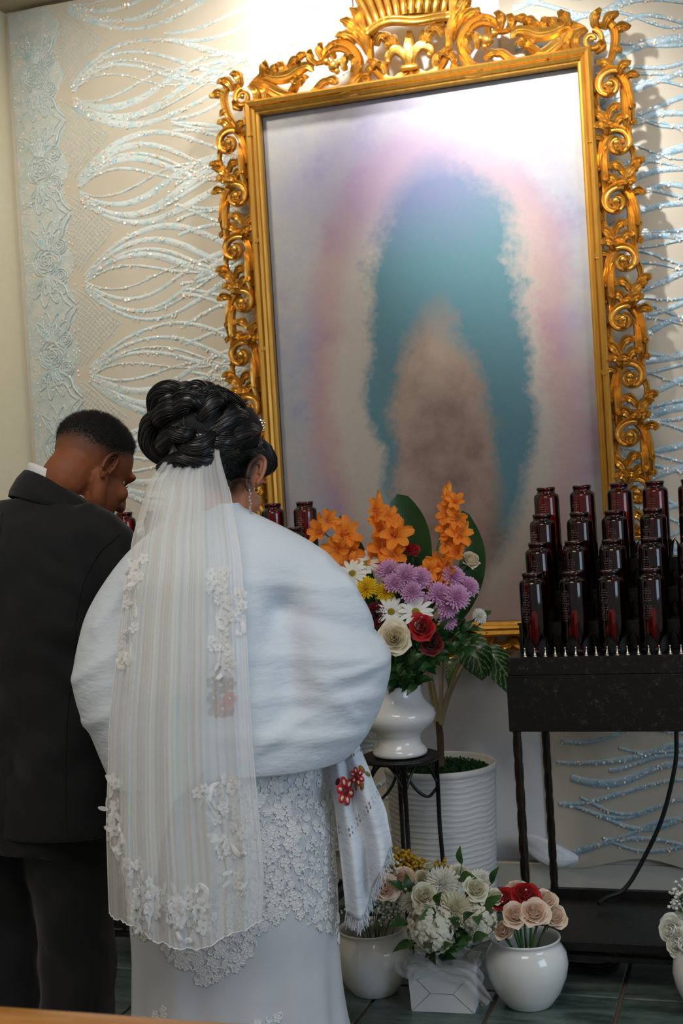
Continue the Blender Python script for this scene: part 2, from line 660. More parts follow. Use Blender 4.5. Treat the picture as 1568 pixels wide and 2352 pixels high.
# ================================================================ room shell
X0, X1 = -2.62, 2.6
mb = MB()
mb.box(((X0 + X1) / 2, .06, 1.625), (X1 - X0 + .24, .12, 3.25))
struct(mb.build('wall_back', MT['back_wall'], smooth=False))
mb = MB()
mb.box((X0 - .06, -1.6, 1.625), (.12, 3.2, 3.25))
struct(mb.build('wall_left', MT['cream_wall'], smooth=False))
mb = MB()
mb.box(((X0 + X1) / 2, -1.4, 3.29), (X1 - X0 + .24, 3.0, .08))
struct(mb.build('ceiling', MT['ceiling'], smooth=False))
mb = MB()
mb.box(((X0 + X1) / 2, -2.4, -.056), (X1 - X0 + .24, 5.0, .10))
floor = struct(mb.build('floor', MT['grout'], smooth=False))
mb = MB()
mb.box(((X0 + X1) / 2, -.008, .045), (X1 - X0, .016, .09), ch=.004)
struct(mb.build('baseboard_back', MT['back_wall'], smooth=False))

# slate-green floor tiles
m, nt, b = NT('slate_tile')
tc = node(nt, 'ShaderNodeTexCoord')
oi = node(nt, 'ShaderNodeObjectInfo')
vm = node(nt, 'ShaderNodeVectorMath', operation='MULTIPLY_ADD')
vm.inputs[1].default_value = (9, 9, 9)
nt.links.new(oi.outputs['Random'], vm.inputs[0])
mp = node(nt, 'ShaderNodeMapping')
mp.inputs['Scale'].default_value = (2.2, 7, 7)
nt.links.new(tc.outputs['Object'], mp.inputs[0])
nt.links.new(mp.outputs[0], vm.inputs[2])
n = node(nt, 'ShaderNodeTexNoise')
n.inputs['Scale'].default_value = 2.6
n.inputs['Detail'].default_value = 9
n.inputs['Roughness'].default_value = .65
nt.links.new(vm.outputs[0], n.inputs['Vector'])
r = ramp(nt, [(.28, (.022, .036, .031)), (.44, (.055, .086, .074)), (.56, (.11, .155, .138)), (.70, (.19, .215, .175))], n.outputs['Fac'])
nt.links.new(r.outputs[0], b.inputs['Base Color'])
bp = node(nt, 'ShaderNodeBump')
bp.inputs['Strength'].default_value = .25
bp.inputs['Distance'].default_value = .003
nt.links.new(n.outputs['Fac'], bp.inputs['Height'])
nt.links.new(bp.outputs[0], b.inputs['Normal'])
setp(b, Roughness=.33)
MT['tile'] = m
TS = .322
tb = MB()
tb.box((0, 0, 0), (TS - .010, TS - .010, .012), ch=.003)
tile_me = tb.mesh('tile', smooth=False)
tile_me.materials.append(MT['tile'])
for iy in range(10):
    for ix in range(13):
        x = -2.62 + TS * .5 + (ix - .18) * TS
        y = -.112 - TS * iy
        if x - TS / 2 < X0 - .1 or x > 1.6:
            continue
        o = bpy.data.objects.new('tile', tile_me)
        COL.objects.link(o)
        o.parent = floor
        o.location = (x, y, -.004 + random.uniform(-.0006, .0006))
        o.rotation_euler = (0, 0, 0 if (ix * 7 + iy * 3) % 3 else PI)

# ================================================================ white satin drape behind the picture
def drape(x):
    return -.013 - .004 * math.sin(x * 31 + .6) - .004 * math.sin(x * 13 + 1.3)


mb = MB()
NU, NV = 60, 46
pts = []
for i in range(NU):
    for j in range(NV):
        u, v = i / (NU - 1), j / (NV - 1)
        x = -1.30 + .66 * u
        z = .10 + 3.12 * v
        y = drape(x) - .003 * math.sin(9 * u + 7 * v) * (1 - v)
        pts.append((x, y, z))
mb.grid(pts, NU, NV)
t = thing('satin_drape', 'plain white satin drape hanging behind the gilded frame, between the sequin curtains', 'drape', (0, 0, 0))
o = mb.build('cloth', MT['satin'], t)
o.modifiers.new('s', 'SOLIDIFY').thickness = .003
# twisted end of the drape on the floor
mb = MB()
P = spline([(-.825, -.07, .185), (-.79, -.085, .170), (-.74, -.09, .145), (-.69, -.085, .125), (-.64, -.07, .12)], 22)
pts = []
for i, p in enumerate(P):
    s = i / 21
    w = .040 * math.sin(PI * (.06 + .88 * s)) ** .8
    for k in range(20):
        a = 2 * PI * k / 20
        rr = w * (1 + .28 * math.sin(3 * a + 5 * s) + .1 * math.sin(7 * a))
        pts.append((p.x, p.y + rr * .45 * math.cos(a), p.z + rr * math.sin(a)))
mb.grid(pts, 22, 20, cv=True)
mb.build('gathered_end', MT['satin'], t)

# ================================================================ sequin curtains


def curt_y(x, z):
    return -.030 - .006 * math.sin(x * 11 + z * .8) - .004 * math.sin(x * 23 + 2)


def curtain(name, label, xa, xb, zb_fn, group):
    t = thing(name, label, 'curtain', (0, 0, 0), 0, group)
    nu, nv = 50, 40
    pts = []
    for i in range(nu):
        for j in range(nv):
            x = xa + (xb - xa) * i / (nu - 1)
            zb = zb_fn(x)
            z = zb + (3.235 - zb) * j / (nv - 1)
            pts.append((x, curt_y(x, z), z))
    mb = MB()
    mb.grid(pts, nu, nv)
    mb.build('fabric', MT['fabric'], t)
    return t


def ribbon(mb, P, w, th=.0022):
    """flat raised strip lying on the curtain; P = list of (x, z)"""
    n = len(P)
    pts = []
    for i in range(n):
        a, b = P[max(i - 1, 0)], P[min(i + 1, n - 1)]
        dx, dz = b[0] - a[0], b[1] - a[1]
        L = math.hypot(dx, dz) or 1
        nx, nzz = -dz / L, dx / L
        wi = w[i] if hasattr(w, '__len__') else w
        x, z = P[i]
        y0 = curt_y(x, z)
        for (s, h) in ((-1, .0004), (-.55, th), (.55, th), (1, .0004)):
            pts.append((x + nx * s * wi / 2, y0 - h, z + nzz * s * wi / 2))
    mb.grid(pts, n, 4)


SEQ = {0: MB(), 1: MB()}


def sequin(x, z, r, key, lift=.0035):
    y = curt_y(x, z) - lift
    tx, tz = random.uniform(-.7, .7), random.uniform(-.7, .7)
    ux = Vector((1, tx * .6, 0)).normalized()
    uz = Vector((0, tz * .6, 1)).normalized()
    c = Vector((x, y, z))
    vs = [c + ux * (r * math.cos(k * PI / 3)) + uz * (r * math.sin(k * PI / 3)) for k in range(6)]
    SEQ[key].add(vs, [(0, 1, 2, 3, 4, 5)])


def seq_along(P, w, dens):
    L = sum(math.dist(P[i], P[i + 1]) for i in range(len(P) - 1))
    ph = random.uniform(0, 9)
    for k in range(int(L * dens)):
        u = random.random() * (len(P) - 1)
        i = int(u)
        f = u - i
        x = P[i][0] * (1 - f) + P[i + 1][0] * f
        z = P[i][1] * (1 - f) + P[i + 1][1] * f
        if math.sin(u * 1.7 + ph) + math.sin(u * .63 + ph * 2) < -.1 and random.random() < .8:
            continue
        sequin(x + random.gauss(0, w * .22), z + random.gauss(0, w * .25), random.uniform(.0018, .0040), 0 if random.random() < .5 else 1, .0058)


def flush_seq(t):
    for k, m in ((0, 'seq_peach'), (1, 'seq_white')):
        if SEQ[k].v:
            stuff(SEQ[k].build('sequin', MT[m], t, smooth=False))
        SEQ[k] = MB()


# ---- left curtain: rose lace border, net and waves
cl = curtain('sequin_curtain', 'beige sequin curtain with a rose lace border, left of the gilded picture', -2.595, -1.25,
             lambda x: .13 + .02 * math.sin(x * 17), 'sequin curtains')
waves = MB()
PER = .345
zk0 = 2.895 - 8 * PER
for k in range(-1, 11):
    zc = zk0 + k * PER
    x0 = -2.335
    fam = [(+1, .062, .40, .020, .010), (-1, .062, .40, .021, -.010), (+1, .098, .52, .019, .018), (-1, .098, .50, .023, -.02),
           (+1, .125, .66, .018, .030), (-1, .125, .64, .020, -.030), (+1, .080, .46, .012, .006), (-1, .112, .58, .012, -.012), (+1, .036, .30, .009, .004), (-1, .030, .26, .009, -.004)]
    for (sg, A, Lh, w, off) in fam:
        P = []
        xe = -1.26 if Lh > .3 else x0 + Lh * 1.9
        nn = 60
        ph = random.uniform(-.03, .03)
        for i in range(nn):
            x = x0 + (xe - x0) * i / (nn - 1)
            s = (x - x0) / Lh
            a = A * (1 - .38 * min(1, max(0, s - .8)))
            z = zc + off + sg * a * math.sin(PI * s ** .86 + ph * s) + .012 * math.sin(9 * x + k + sg)
            if z > 3.23 or z < .12:
                continue
            P.append((x, z))
        if len(P) > 4:
            ww = [w * (1 + .35 * math.sin(6 * p[0] + k * 2 + sg)) for p in P]
            ribbon(waves, P, ww)
            seq_along(P, w, 130)
    # extra fine diagonals to the right
    for q in range(5):
        P = []
        for i in range(40):
            x = -1.95 + .70 * i / 39
            z = zc + (-.16 + .08 * q) + .05 * math.sin((x + 2) * 7.5 + q * 2.2 + k) + (x + 1.6) * (.14 - .07 * q)
            if .12 < z < 3.23:
                P.append((x, z))
        if len(P) > 4:
            ribbon(waves, P, .014)
            seq_along(P, .012, 110)
stuff(waves.build('wave_trim', MT['glit_aqua'], cl))
# net of thin diagonal threads
net = MB()
for k in range(-1, 11):
    zc = zk0 + (k + .5) * PER
    for q in range(-8, 9):
        for sg in (-1, 1):
            P = []
            for i in range(14):
                x = -2.41 + .24 * i / 13
                z = zc + q * .021 + sg * (x + 2.30) * .95 + .006 * math.sin(x * 40)
                lim = .155 - max(0, (x + 2.38)) * .75
                if abs(z - zc) < lim and .12 < z < 3.23:
                    P.append((x, z))
            if len(P) > 2:
                ribbon(net, P, .0036, .0014)
stuff(net.build('net_trim', MT['glit_pale'], cl))
# rose border
bord = MB()
band = []
for i in range(5):
    for j in range(90):
        x = -2.594 + .205 * i / 4
        z = .14 + 3.09 * j / 89
        e = .018 * math.sin(z * 2 * PI / PER * 2) if i == 4 else 0
        band.append((x + e, curt_y(x, z) - (.0006 if i in (0, 4) else .0022), z))
bord.grid(band, 5, 90)
stuff(bord.build('border_band', MT['glit_pale'], cl))
bord = MB()


def closed_curve(fn, n, r):
    P = []
    for i in range(n):
        x, z = fn(i / n)
        P.append((x, curt_y(x, z) - .003, z))
    bord.tube(P, r, n=5, closed=True)


def open_curve(pts2, r, n=16):
    P = spline([(p[0], 0, p[1]) for p in pts2], n)
    bord.tube([(p.x, curt_y(p.x, p.z) - .003, p.z) for p in P], [r * (0.5 + .8 * math.sin(PI * (i + .5) / n)) for i in range(n)], n=5)


PB = PER
for k in range(-1, 10):
    zc = .22 + k * PB
    if zc > 3.1 or zc < .2:
        continue
    xc = -2.49
    for q, rr in enumerate((.060, .050, .040, .030, .020, .010)):      # rose rings
        closed_curve(lambda s, rr=rr, q=q: (xc + (rr + .004 * math.sin(5 * 2 * PI * s + q)) * math.cos(2 * PI * s),
                                            zc + .9 * (rr + .005 * math.sin(4 * 2 * PI * s + q * 2)) * math.sin(2 * PI * s)), 34, .0030)
    for sx, dz in ((.058, .055), (.058, -.055)):
        for rr in (.028, .019, .010):
            closed_curve(lambda s, rr=rr: (xc + sx + rr * math.cos(2 * PI * s), zc + dz + rr * math.sin(2 * PI * s)), 20, .0026)
    for sgz in (1, -1):                                                  # leaves above and below
        for (ang, L, wd) in ((100, .115, .022), (70, .11, .020), (45, .10, .018), (130, .10, .016)):
            a = math.radians(ang)
            for sc in (1.0, .62):
                def leaf(s, a=a, L=L * sc, wd=wd * sc, sgz=sgz):
                    u = 2 * PI * s
                    l = .5 - .5 * math.cos(u)
                    w = math.sin(u) * wd * (1 - .3 * l)
                    bx, bz = xc, zc + sgz * .05
                    return (bx + math.cos(a) * L * l - math.sin(a) * w, bz + sgz * (math.sin(a) * L * l + math.cos(a) * w))
                closed_curve(leaf, 26, .0027)
        open_curve([(xc + .02, zc + sgz * .06), (xc + .07, zc + sgz * .09), (xc + .085, zc + sgz * .13), (xc + .115, zc + sgz * .165)], .0045)
        open_curve([(xc + .03, zc + sgz * .10), (xc + .055, zc + sgz * .12), (xc + .07, zc + sgz * .15), (xc + .10, zc + sgz * .175)], .0035)
    for q in range(240):
        sequin(xc + random.uniform(-.10, .12), zc + random.uniform(-.16, .16), random.uniform(.0016, .003), random.choice((0, 1, 1)), .006)
stuff(bord.build('rose_border', MT['glit_aqua'], cl))
flush_seq(cl)

# ---- right curtain: crossing waves
cr = curtain('sequin_curtain', 'grey-beige sequin curtain of crossing aqua waves, behind the candle rack right of the picture', -.745, .9,
             lambda x: .10 + .022 * math.sin(x * 13 + 1) - .03 * (x + .7) * .5, 'sequin curtains')
waves = MB()
zz = .14
k = 0
while zz < 3.25:
    for q in range(3):
        P = []
        ph = random.uniform(0, 6.28)
        lam = random.uniform(.50, .66)
        A = random.uniform(.026, .045)
        sl = random.uniform(-.10, .10)
        xs, xe = (-.70 + (random.uniform(0, .22) if zz < .9 and q else 0)), .88
        for i in range(80):
            x = xs + (xe - xs) * i / 79
            z = zz + q * .034 + A * math.sin(2 * PI * x / lam + ph) + sl * (x + .2) * .6 + .008 * math.sin(x * 19 + q)
            if .125 < z < 3.23:
                P.append((x, z))
        if len(P) > 6:
            w = random.choice((.012, .016, .020))
            ww = [w * (1 + .4 * math.sin(7 * p[0] + ph)) for p in P]
            ribbon(waves, P, ww, .004)
            seq_along([p for p in P if p[0] < .1], w, 120)
    zz += .105
    k += 1
stuff(waves.build('wave_trim', MT['glit_blue'], cr))
flush_seq(cr)
# ================================================================ gilded picture
PX0, PX1, PZ0, PZ1 = -1.570, -.487, .917, 2.678       # sight size
PCX = (PX0 + PX1) / 2
FY = -.135                                            # plane of the canvas
pic = thing('framed_painting', 'large soft teal and tan painting in a carved gilded frame with a crown', 'painting', (PCX, 0, PZ0 - .12))


def pl(x, y, z):
    return (x - PCX, y, z - (PZ0 - .12))


# canvas: plain soft colour fields (flat print)
m, nt, b = NT('painted_canvas')
tc = node(nt, 'ShaderNodeTexCoord')
sp = node(nt, 'ShaderNodeSeparateXYZ')
nt.links.new(tc.outputs['Object'], sp.inputs[0])
nA = node(nt, 'ShaderNodeTexNoise')
nA.inputs['Scale'].default_value = 3.2
nA.inputs['Detail'].default_value = 8
nA.inputs['Roughness'].default_value = .65
nt.links.new(tc.outputs['Object'], nA.inputs['Vector'])
nB = node(nt, 'ShaderNodeTexNoise')
nB.inputs['Scale'].default_value = 55
nB.inputs['Detail'].default_value = 6
nt.links.new(tc.outputs['Object'], nB.inputs['Vector'])


def mth(op, a, b_=None, c=None, clamp=False):
    q = node(nt, 'ShaderNodeMath', operation=op, use_clamp=clamp)
    for i, v in enumerate((a, b_, c)):
        if v is None:
            continue
        if isinstance(v, (int, float)):
            q.inputs[i].default_value = v
        else:
            nt.links.new(v, q.inputs[i])
    return q.outputs[0]


def mixc(f, a, b_):
    q = node(nt, 'ShaderNodeMixRGB')
    nt.links.new(f, q.inputs[0])
    for i, v in ((1, a), (2, b_)):
        if isinstance(v, tuple):
            q.inputs[i].default_value = (*v, 1)
        else:
            nt.links.new(v, q.inputs[i])
    return q.outputs[0]


wob = mth('MULTIPLY', mth('SUBTRACT', nA.outputs['Fac'], .5), .30)
wob2 = mth('MULTIPLY', mth('SUBTRACT', nB.outputs['Fac'], .5), .05)
ex = mth('ADD', mth('ADD', sp.outputs['X'], wob), wob2)
ez = mth('ADD', mth('SUBTRACT', sp.outputs['Z'], 0.0), mth('MULTIPLY', wob, .8))
base = ramp(nt, [(.25, (.20, .21, .40)), (.42, (.42, .42, .50)), (.55, (.50, .50, .48)), (.72, (.42, .33, .46))], nA.outputs['Fac']).outputs[0]


def ellmask(cx, cz, rx, rz, soft, xs=ex, zs=ez):
    dx = mth('DIVIDE', mth('SUBTRACT', xs, cx), rx)
    dz = mth('DIVIDE', mth('SUBTRACT', zs, cz), rz)
    d = mth('SQRT', mth('ADD', mth('MULTIPLY', dx, dx), mth('MULTIPLY', dz, dz)))
    return mth('DIVIDE', mth('SUBTRACT', 1 + soft, d), 2 * soft, clamp=True)


# broad washes only: a coral haze, a warm pale field, upright teal and tan brush fields
col = mixc(mth('MULTIPLY', ellmask(.03, -.12, .46, .84, .12), .6), base, (.60, .16, .17))
col = mixc(ellmask(.03, -.12, .40, .80, .12), col, (.58, .51, .44))
col = mixc(mth('MULTIPLY', ellmask(.06, -.03, .29, .68, .09), .92), col, (.035, .22, .28))
tan = ramp(nt, [(.35, (.24, .14, .11)), (.5, (.42, .29, .22)), (.65, (.55, .42, .31))], nA.outputs['Fac']).outputs[0]
col = mixc(ellmask(.03, -.34, .17, .48, .16), col, tan)
col = mixc(mth('MULTIPLY', ellmask(-.05, .62, .34, .22, .5), .5), col, (.16, .09, .34))
col = mixc(mth('MULTIPLY', nB.outputs['Fac'], .22), col, (.30, .27, .30))
dk = node(nt, 'ShaderNodeMixRGB', blend_type='MULTIPLY')
dk.inputs[0].default_value = 1
dk.inputs[2].default_value = (.70, .70, .72, 1)
nt.links.new(col, dk.inputs[1])
nt.links.new(dk.outputs[0], b.inputs['Base Color'])
setp(b, Roughness=.42)
b.inputs['Specular IOR Level'].default_value = .45
MT['canvas'] = m
mb = MB()
mb.box((0, FY + .032, 0), (PX1 - PX0 + .03, .02, PZ1 - PZ0 + .03))
o = mb.build('canvas', MT['canvas'], pic, smooth=False)
o.location = (0, 0, (PZ0 + PZ1) / 2 - (PZ0 - .12))
# back box of the frame
mb = MB()
hw = (PX1 - PX0) / 2
for (cx_, cz_, dx_, dz_) in ((-hw - .02, (PZ1 - PZ0) / 2, .04, PZ1 - PZ0 + .08), (hw + .02, (PZ1 - PZ0) / 2, .04, PZ1 - PZ0 + .08),
                             (0, -.02, 2 * hw, .04), (0, PZ1 - PZ0 + .02, 2 * hw, .04)):
    mb.box((cx_, -.075, cz_ + .12), (dx_, .09, dz_))
mb.build('backing_box', MT['gold_flat'], pic, smooth=False)
# moulding: four mitred rails with a stepped profile
prof = [(0, -.110), (0, -.146), (.004, -.150), (.010, -.152), (.012, -.160), (.020, -.166), (.024, -.161), (.027, -.170), (.038, -.176), (.046, -.168), (.050, -.12)]


def rail(c0, c1, n0, n1):
    """inner corner points c0->c1, mitre directions n0, n1 (x,z)"""
    mb = MB()
    pts = []
    for (w, y) in prof:
        for (c, n_) in ((c0, n0), (c1, n1)):
            pts.append(pl(c[0] + n_[0] * w, y, c[1] + n_[1] * w))
    mb.grid(pts, len(prof), 2)
    return mb.build('moulding_rail', MT['gold_flat'], pic, smooth=False)


rail((PX0, PZ1), (PX1, PZ1), (-1, 1), (1, 1))
rail((PX1, PZ0), (PX0, PZ0), (1, -1), (-1, -1))
rail((PX0, PZ0), (PX0, PZ1), (-1, -1), (-1, 1))
rail((PX1, PZ1), (PX1, PZ0), (1, 1), (1, -1))


LEAF_SEC = [(-1, .15), (-.62, -.62), (-.18, -.28), (0, -.42), (.18, -.28), (.62, -.62), (1, .15), (.5, .45), (0, .55), (-.5, .45)]
GOUGE_SEC = [(-1, .2), (-.72, -.70), (-.34, -.22), (0, -.12), (.34, -.22), (.72, -.70), (1, .2), (.5, .6), (-.5, .6)]


def frond(mb, pts, w, th=.55, y0=-.135, lift=.018, curl=.02, n=18, prof_=None, ns=8):
    """carved leaf or scroll arm: flattened tapering bar through (a, b) points with a rolled tip"""
    P = spline([(p[0], 0, p[1]) for p in pts], n)
    out, rr = [], []
    for i, p in enumerate(P):
        s = i / (n - 1)
        y = y0 - lift * math.sin(PI * min(1, s * 1.05)) - curl * max(0, s - .72) / .28
        out.append((p.x, y, p.z))
        f = prof_(s) if prof_ else (.45 + .75 * math.sin(PI * (s * .85 + .08))) * (1 if s < .9 else 1 - (s - .9) * 6)
        rr.append(max(.0012, w * .5 * f))
    mb.tube(out, rr, flat=th * 1.5, up=(0, 1, 0), sec=LEAF_SEC)
    return out[-1]


def hook(mb, a, b_, ang, L, w, y0=-.145, turn=1.0):
    """leaf tip that curls over sideways"""
    w *= 1.62
    L *= 1.10
    pts = []
    x, z, h = a, b_, ang
    st = L / 9
    for i in range(10):
        pts.append((x, z))
        x += math.cos(h) * st
        z += math.sin(h) * st
        h += turn * (.05 + .075 * i)
    frond(mb, pts, w, .62, y0, .012, .030, n=13, prof_=lambda s: (.50 + .62 * math.sin(PI * (.05 + s * .80)) + .10 * math.sin(s * 15)) if s < .9 else .55 - 3.6 * (s - .9))


def scroll(mb, c, r0, r1, a0, turns, w, y0=-.14, n=34):
    pts = []
    for i in range(n):
        s = i / (n - 1)
        r = r0 + (r1 - r0) * s ** .8
        a = a0 + turns * 2 * PI * s
        pts.append((c[0] + r * math.cos(a), c[1] + r * math.sin(a)))
    P = [(p[0], y0 - .012 - .016 * (i / (n - 1)), p[1]) for i, p in enumerate(pts)]
    mb.tube(P, [w * .47 * (1 - .42 * i / (n - 1)) for i in range(n)], flat=1.25, up=(0, 1, 0), sec=GOUGE_SEC)
    mb.ell((c[0], y0 - .026, c[1]), (w * .42,) * 3, nu=6, nv=8)
    return pts[0]


# --- side ornament: one scroll unit, drawn for a from 0 (at the moulding) to .125 (outer edge), b downwards run of .182
def side_unit():
    s_ = MB()
    p0 = scroll(s_, (.055, .075), .050, .012, math.radians(60), 1.10, .031)
    frond(s_, [(.098, -.075), (.112, -.03), (.112, .03), (.100, .085), (p0[0], p0[1])], .036, .8, -.135, .016, 0,
          prof_=lambda s: .55 + .5 * s)
    frond(s_, [(.105, -.085), (.098, -.03), (.098, .03), (.088, .075)], .026, .8, -.145, .016, 0)
    l_ = MB()
    hook(l_, .060, .122, math.radians(105), .055, .020, turn=1.0)
    hook(l_, .082, .112, math.radians(70), .050, .019, turn=-1.0)
    hook(l_, .100, .095, math.radians(30), .046, .017, turn=-1.0)
    hook(l_, .055, .045, math.radians(80), .045, .016, -.150, turn=1.1)
    hook(l_, .070, .075, math.radians(200), .035, .015, -.155, turn=1.0)
    hook(l_, .040, -.020, math.radians(65), .06, .018, -.14, turn=-.9)
    hook(l_, .035, -.055, math.radians(100), .075, .020, -.135, turn=.7)
    hook(l_, .020, -.010, math.radians(120), .055, .018, -.13, turn=.8)
    hook(l_, .108, .010, math.radians(-10), .022, .012, -.14, turn=-1.2)
    hook(l_, .110, -.040, math.radians(-15), .022, .012, -.14, turn=-1.2)
    hook(l_, .072, -.060, math.radians(130), .045, .017, -.145, turn=1.0)
    frond(l_, [(.012, .00), (.008, .04), (.02, .08), (.012, .11)], .018, .7, -.13, .012, .01)
    return s_, l_


sA, lA = side_unit()
meS, meL = sA.mesh('carved_scroll'), lA.mesh('carved_leaf')
for me_ in (meS, meL):
    me_.materials.append(MT['gold'])
    me_.set_sharp_from_angle(angle=math.radians(42))
# mirrored twin (scroll towards the outer edge)
mir = Matrix(((-1, 0, 0, .122), (0, 1, 0, 0), (0, 0, 1, 0), (0, 0, 0, 1)))


def mirrored(mb_, Mx):
    q = MB()
    q.merge(mb_, Mx)
    q.f = [tuple(reversed(f)) for f in q.f]
    return q


meS2 = mirrored(sA, mir).mesh('carved_scroll')
meL2 = mirrored(lA, mir).mesh('carved_leaf')
for me_ in (meS2, meL2):
    me_.materials.append(MT['gold'])
    me_.set_sharp_from_angle(angle=math.radians(42))
UNIT = .183
nun = 10
for side in (-1, 1):
    for k in range(nun):
        zb = PZ1 - .085 - UNIT * k
        for pair, (A_, B_) in enumerate(((meS, meS2), (meL, meL2))):
            o = mkobj('carved_scroll' if pair == 0 else 'carved_leaf', A_ if (k % 2 == 0) == (side > 0) else B_, None, pic)
            o.location = ((hw + .044) * side, random.uniform(-.003, .003), zb - .075 - (PZ0 - .12))
            o.scale = (side, 1, random.uniform(.97, 1.03))

# --- top ornament, left half (a from the middle, b above the sight edge), mirrored to the right
def top_parts(sg):
    parts = []

    def T(name, fn):
        q = MB()
        fn(q)
        if sg > 0:
            q = mirrored(q, Matrix(((-1, 0, 0, 0), (0, 1, 0, 0), (0, 0, 1, 0), (0, 0, 0, 1))))
        parts.append((name, q))

    def corner(q):
        scroll(q, (-.592, .064), .036, .010, math.radians(100), 1.25, .022)
        frond(q, [(-.627, -.03), (-.655, .018), (-.665, .076), (-.645, .112), (-.600, .106)], .026, .8, -.14, .014, 0)
        hook(q, -.630, .095, math.radians(110), .065, .020, turn=.9)
        hook(q, -.605, .105, math.radians(80), .055, .020, turn=.9)
        hook(q, -.655, .075, math.radians(140), .060, .020, turn=.9)
        hook(q, -.655, .03, math.radians(185), .03, .014, turn=1)
        hook(q, -.60, .03, math.radians(170), .04, .016, turn=-1)
    T('corner_scroll', corner)

    def gad(q):
        frond(q, [(-.575, .108), (-.545, .085), (-.542, .050), (-.570, .028)], .032, .7, -.135, .022, 0)
        frond(q, [(-.565, .108), (-.520, .085), (-.512, .050), (-.530, .020)], .030, .7, -.135, .020, 0)
        frond(q, [(-.550, .104), (-.505, .075), (-.480, .040), (-.470, .018)], .026, .7, -.135, .016, 0)
        hook(q, -.475, .020, math.radians(60), .035, .016, turn=-1)
    T('gadroon_leaf', gad)

    def longleaf(q):
        frond(q, [(-.571, .112), (-.514, .090), (-.458, .052), (-.406, .036), (-.338, .030)], .042, .5, -.13, .026, 0)
        frond(q, [(-.565, .112), (-.517, .130), (-.471, .113), (-.425, .112), (-.388, .131), (-.354, .136), (-.338, .115)], .040, .5, -.13, .026, .02)
        hook(q, -.520, .128, math.radians(75), .045, .022, turn=-.5)
        hook(q, -.490, .122, math.radians(60), .045, .020, turn=-.6)
        hook(q, -.455, .115, math.radians(55), .045, .018, turn=.7)
        hook(q, -.415, .110, math.radians(290), .045, .018, turn=1.2)
        hook(q, -.410, .060, math.radians(60), .06, .020, turn=-.8)
        frond(q, [(-.439, .050), (-.403, .075), (-.379, .098), (-.350, .096)], .022, .8, -.14, .02, .02)
        hook(q, -.425, .140, math.radians(50), .055, .018, turn=-.7)
        hook(q, -.395, .150, math.radians(60), .05, .018, turn=-.9)
    T('acanthus_leaf', longleaf)

    def arch(q):
        frond(q, [(-.330, .142), (-.296, .146), (-.282, .179), (-.242, .193), (-.198, .172), (-.172, .123), (-.186, .083), (-.215, .048), (-.286, .028)], .026, .9, -.14, .016, 0, n=30)
        frond(q, [(-.30, .150), (-.275, .165), (-.242, .172), (-.205, .155), (-.188, .12)], .018, .9, -.15, .012, 0)
        for (x, z, r) in ((-.262, .118, .020), (-.286, .137, .013), (-.24, .128, .012), (-.252, .100, .011)):
            q.ell((x, -.155, z), (r,) * 3, nu=7, nv=9)
        hook(q, -.300, .150, math.radians(120), .055, .018, turn=-.9)
        hook(q, -.325, .140, math.radians(140), .05, .018, turn=-.9)
        hook(q, -.26, .145, math.radians(110), .05, .018, turn=-1)
        hook(q, -.225, .10, math.radians(100), .055, .018, turn=-.8)
        hook(q, -.20, .09, math.radians(60), .06, .018, turn=.8)
    T('arched_scroll', arch)

    def low(q):
        frond(q, [(-.383, .034), (-.336, .045), (-.300, .074), (-.254, .077)], .026, .7, -.135, .02, .02)
        frond(q, [(-.286, .026), (-.24, .030), (-.20, .045), (-.165, .090)], .030, .7, -.135, .024, .01)
        frond(q, [(-.30, .020), (-.22, .018), (-.16, .030), (-.13, .045)], .026, .7, -.13, .022, .01)
        hook(q, -.30, .070, math.radians(20), .055, .018, turn=-1.0)
        hook(q, -.17, .030, math.radians(30), .05, .018, turn=1.0)
        hook(q, -.150, .065, math.radians(75), .05, .018, turn=-.8)
        q.ell((-.110, -.15, .032), (.014,) * 3, nu=7, nv=9)
    T('lower_leaf', low)

    def crest(q):
        frond(q, [(-.246, .205), (-.206, .222), (-.164, .188), (-.141, .134)], .028, .7, -.135, .02, 0)
        frond(q, [(-.205, .250), (-.162, .220), (-.139, .166), (-.135, .12)], .030, .7, -.135, .02, 0)
        frond(q, [(-.215, .235), (-.175, .215), (-.150, .17)], .022, .7, -.14, .02, 0)
        hook(q, -.165, .20, math.radians(110), .085, .024, turn=.5)
        hook(q, -.180, .19, math.radians(135), .07, .020, turn=.6)
        hook(q, -.150, .21, math.radians(95), .09, .022, turn=.4)
    T('crest_leaf', crest)

    def cart(q):
        frond(q, [(-.128, .215), (-.133, .160), (-.129, .106), (-.104, .062), (-.060, .040)], .026, 1.0, -.135, .018, 0, n=22,
              prof_=lambda s: .9)
        hook(q, -.118, .200, math.radians(-10), .085, .020, turn=-.9)
        hook(q, -.112, .165, math.radians(70), .055, .018, turn=-1.1)
        hook(q, -.110, .080, math.radians(100), .05, .016, turn=.8)
        hook(q, -.085, .055, math.radians(85), .06, .018, turn=.9)
        hook(q, -.055, .190, math.radians(-70), .05, .018, turn=-1.0)
    T('cartouche_scroll', cart)
    return parts


for sg in (-1, 1):
    for (nm, q) in top_parts(sg):
        o = q.build(nm, MT['gold'], pic)
        o.data.set_sharp_from_angle(angle=math.radians(42))
        o.location = (0, 0, PZ1 - (PZ0 - .12))
        if sg > 0:
            o.scale = (1.0, 1, random.uniform(.98, 1.02))


def at_top(q, nm):
    o = q.build(nm, MT['gold'], pic)
    o.location = (0, 0, PZ1 - (PZ0 - .12))
    return o


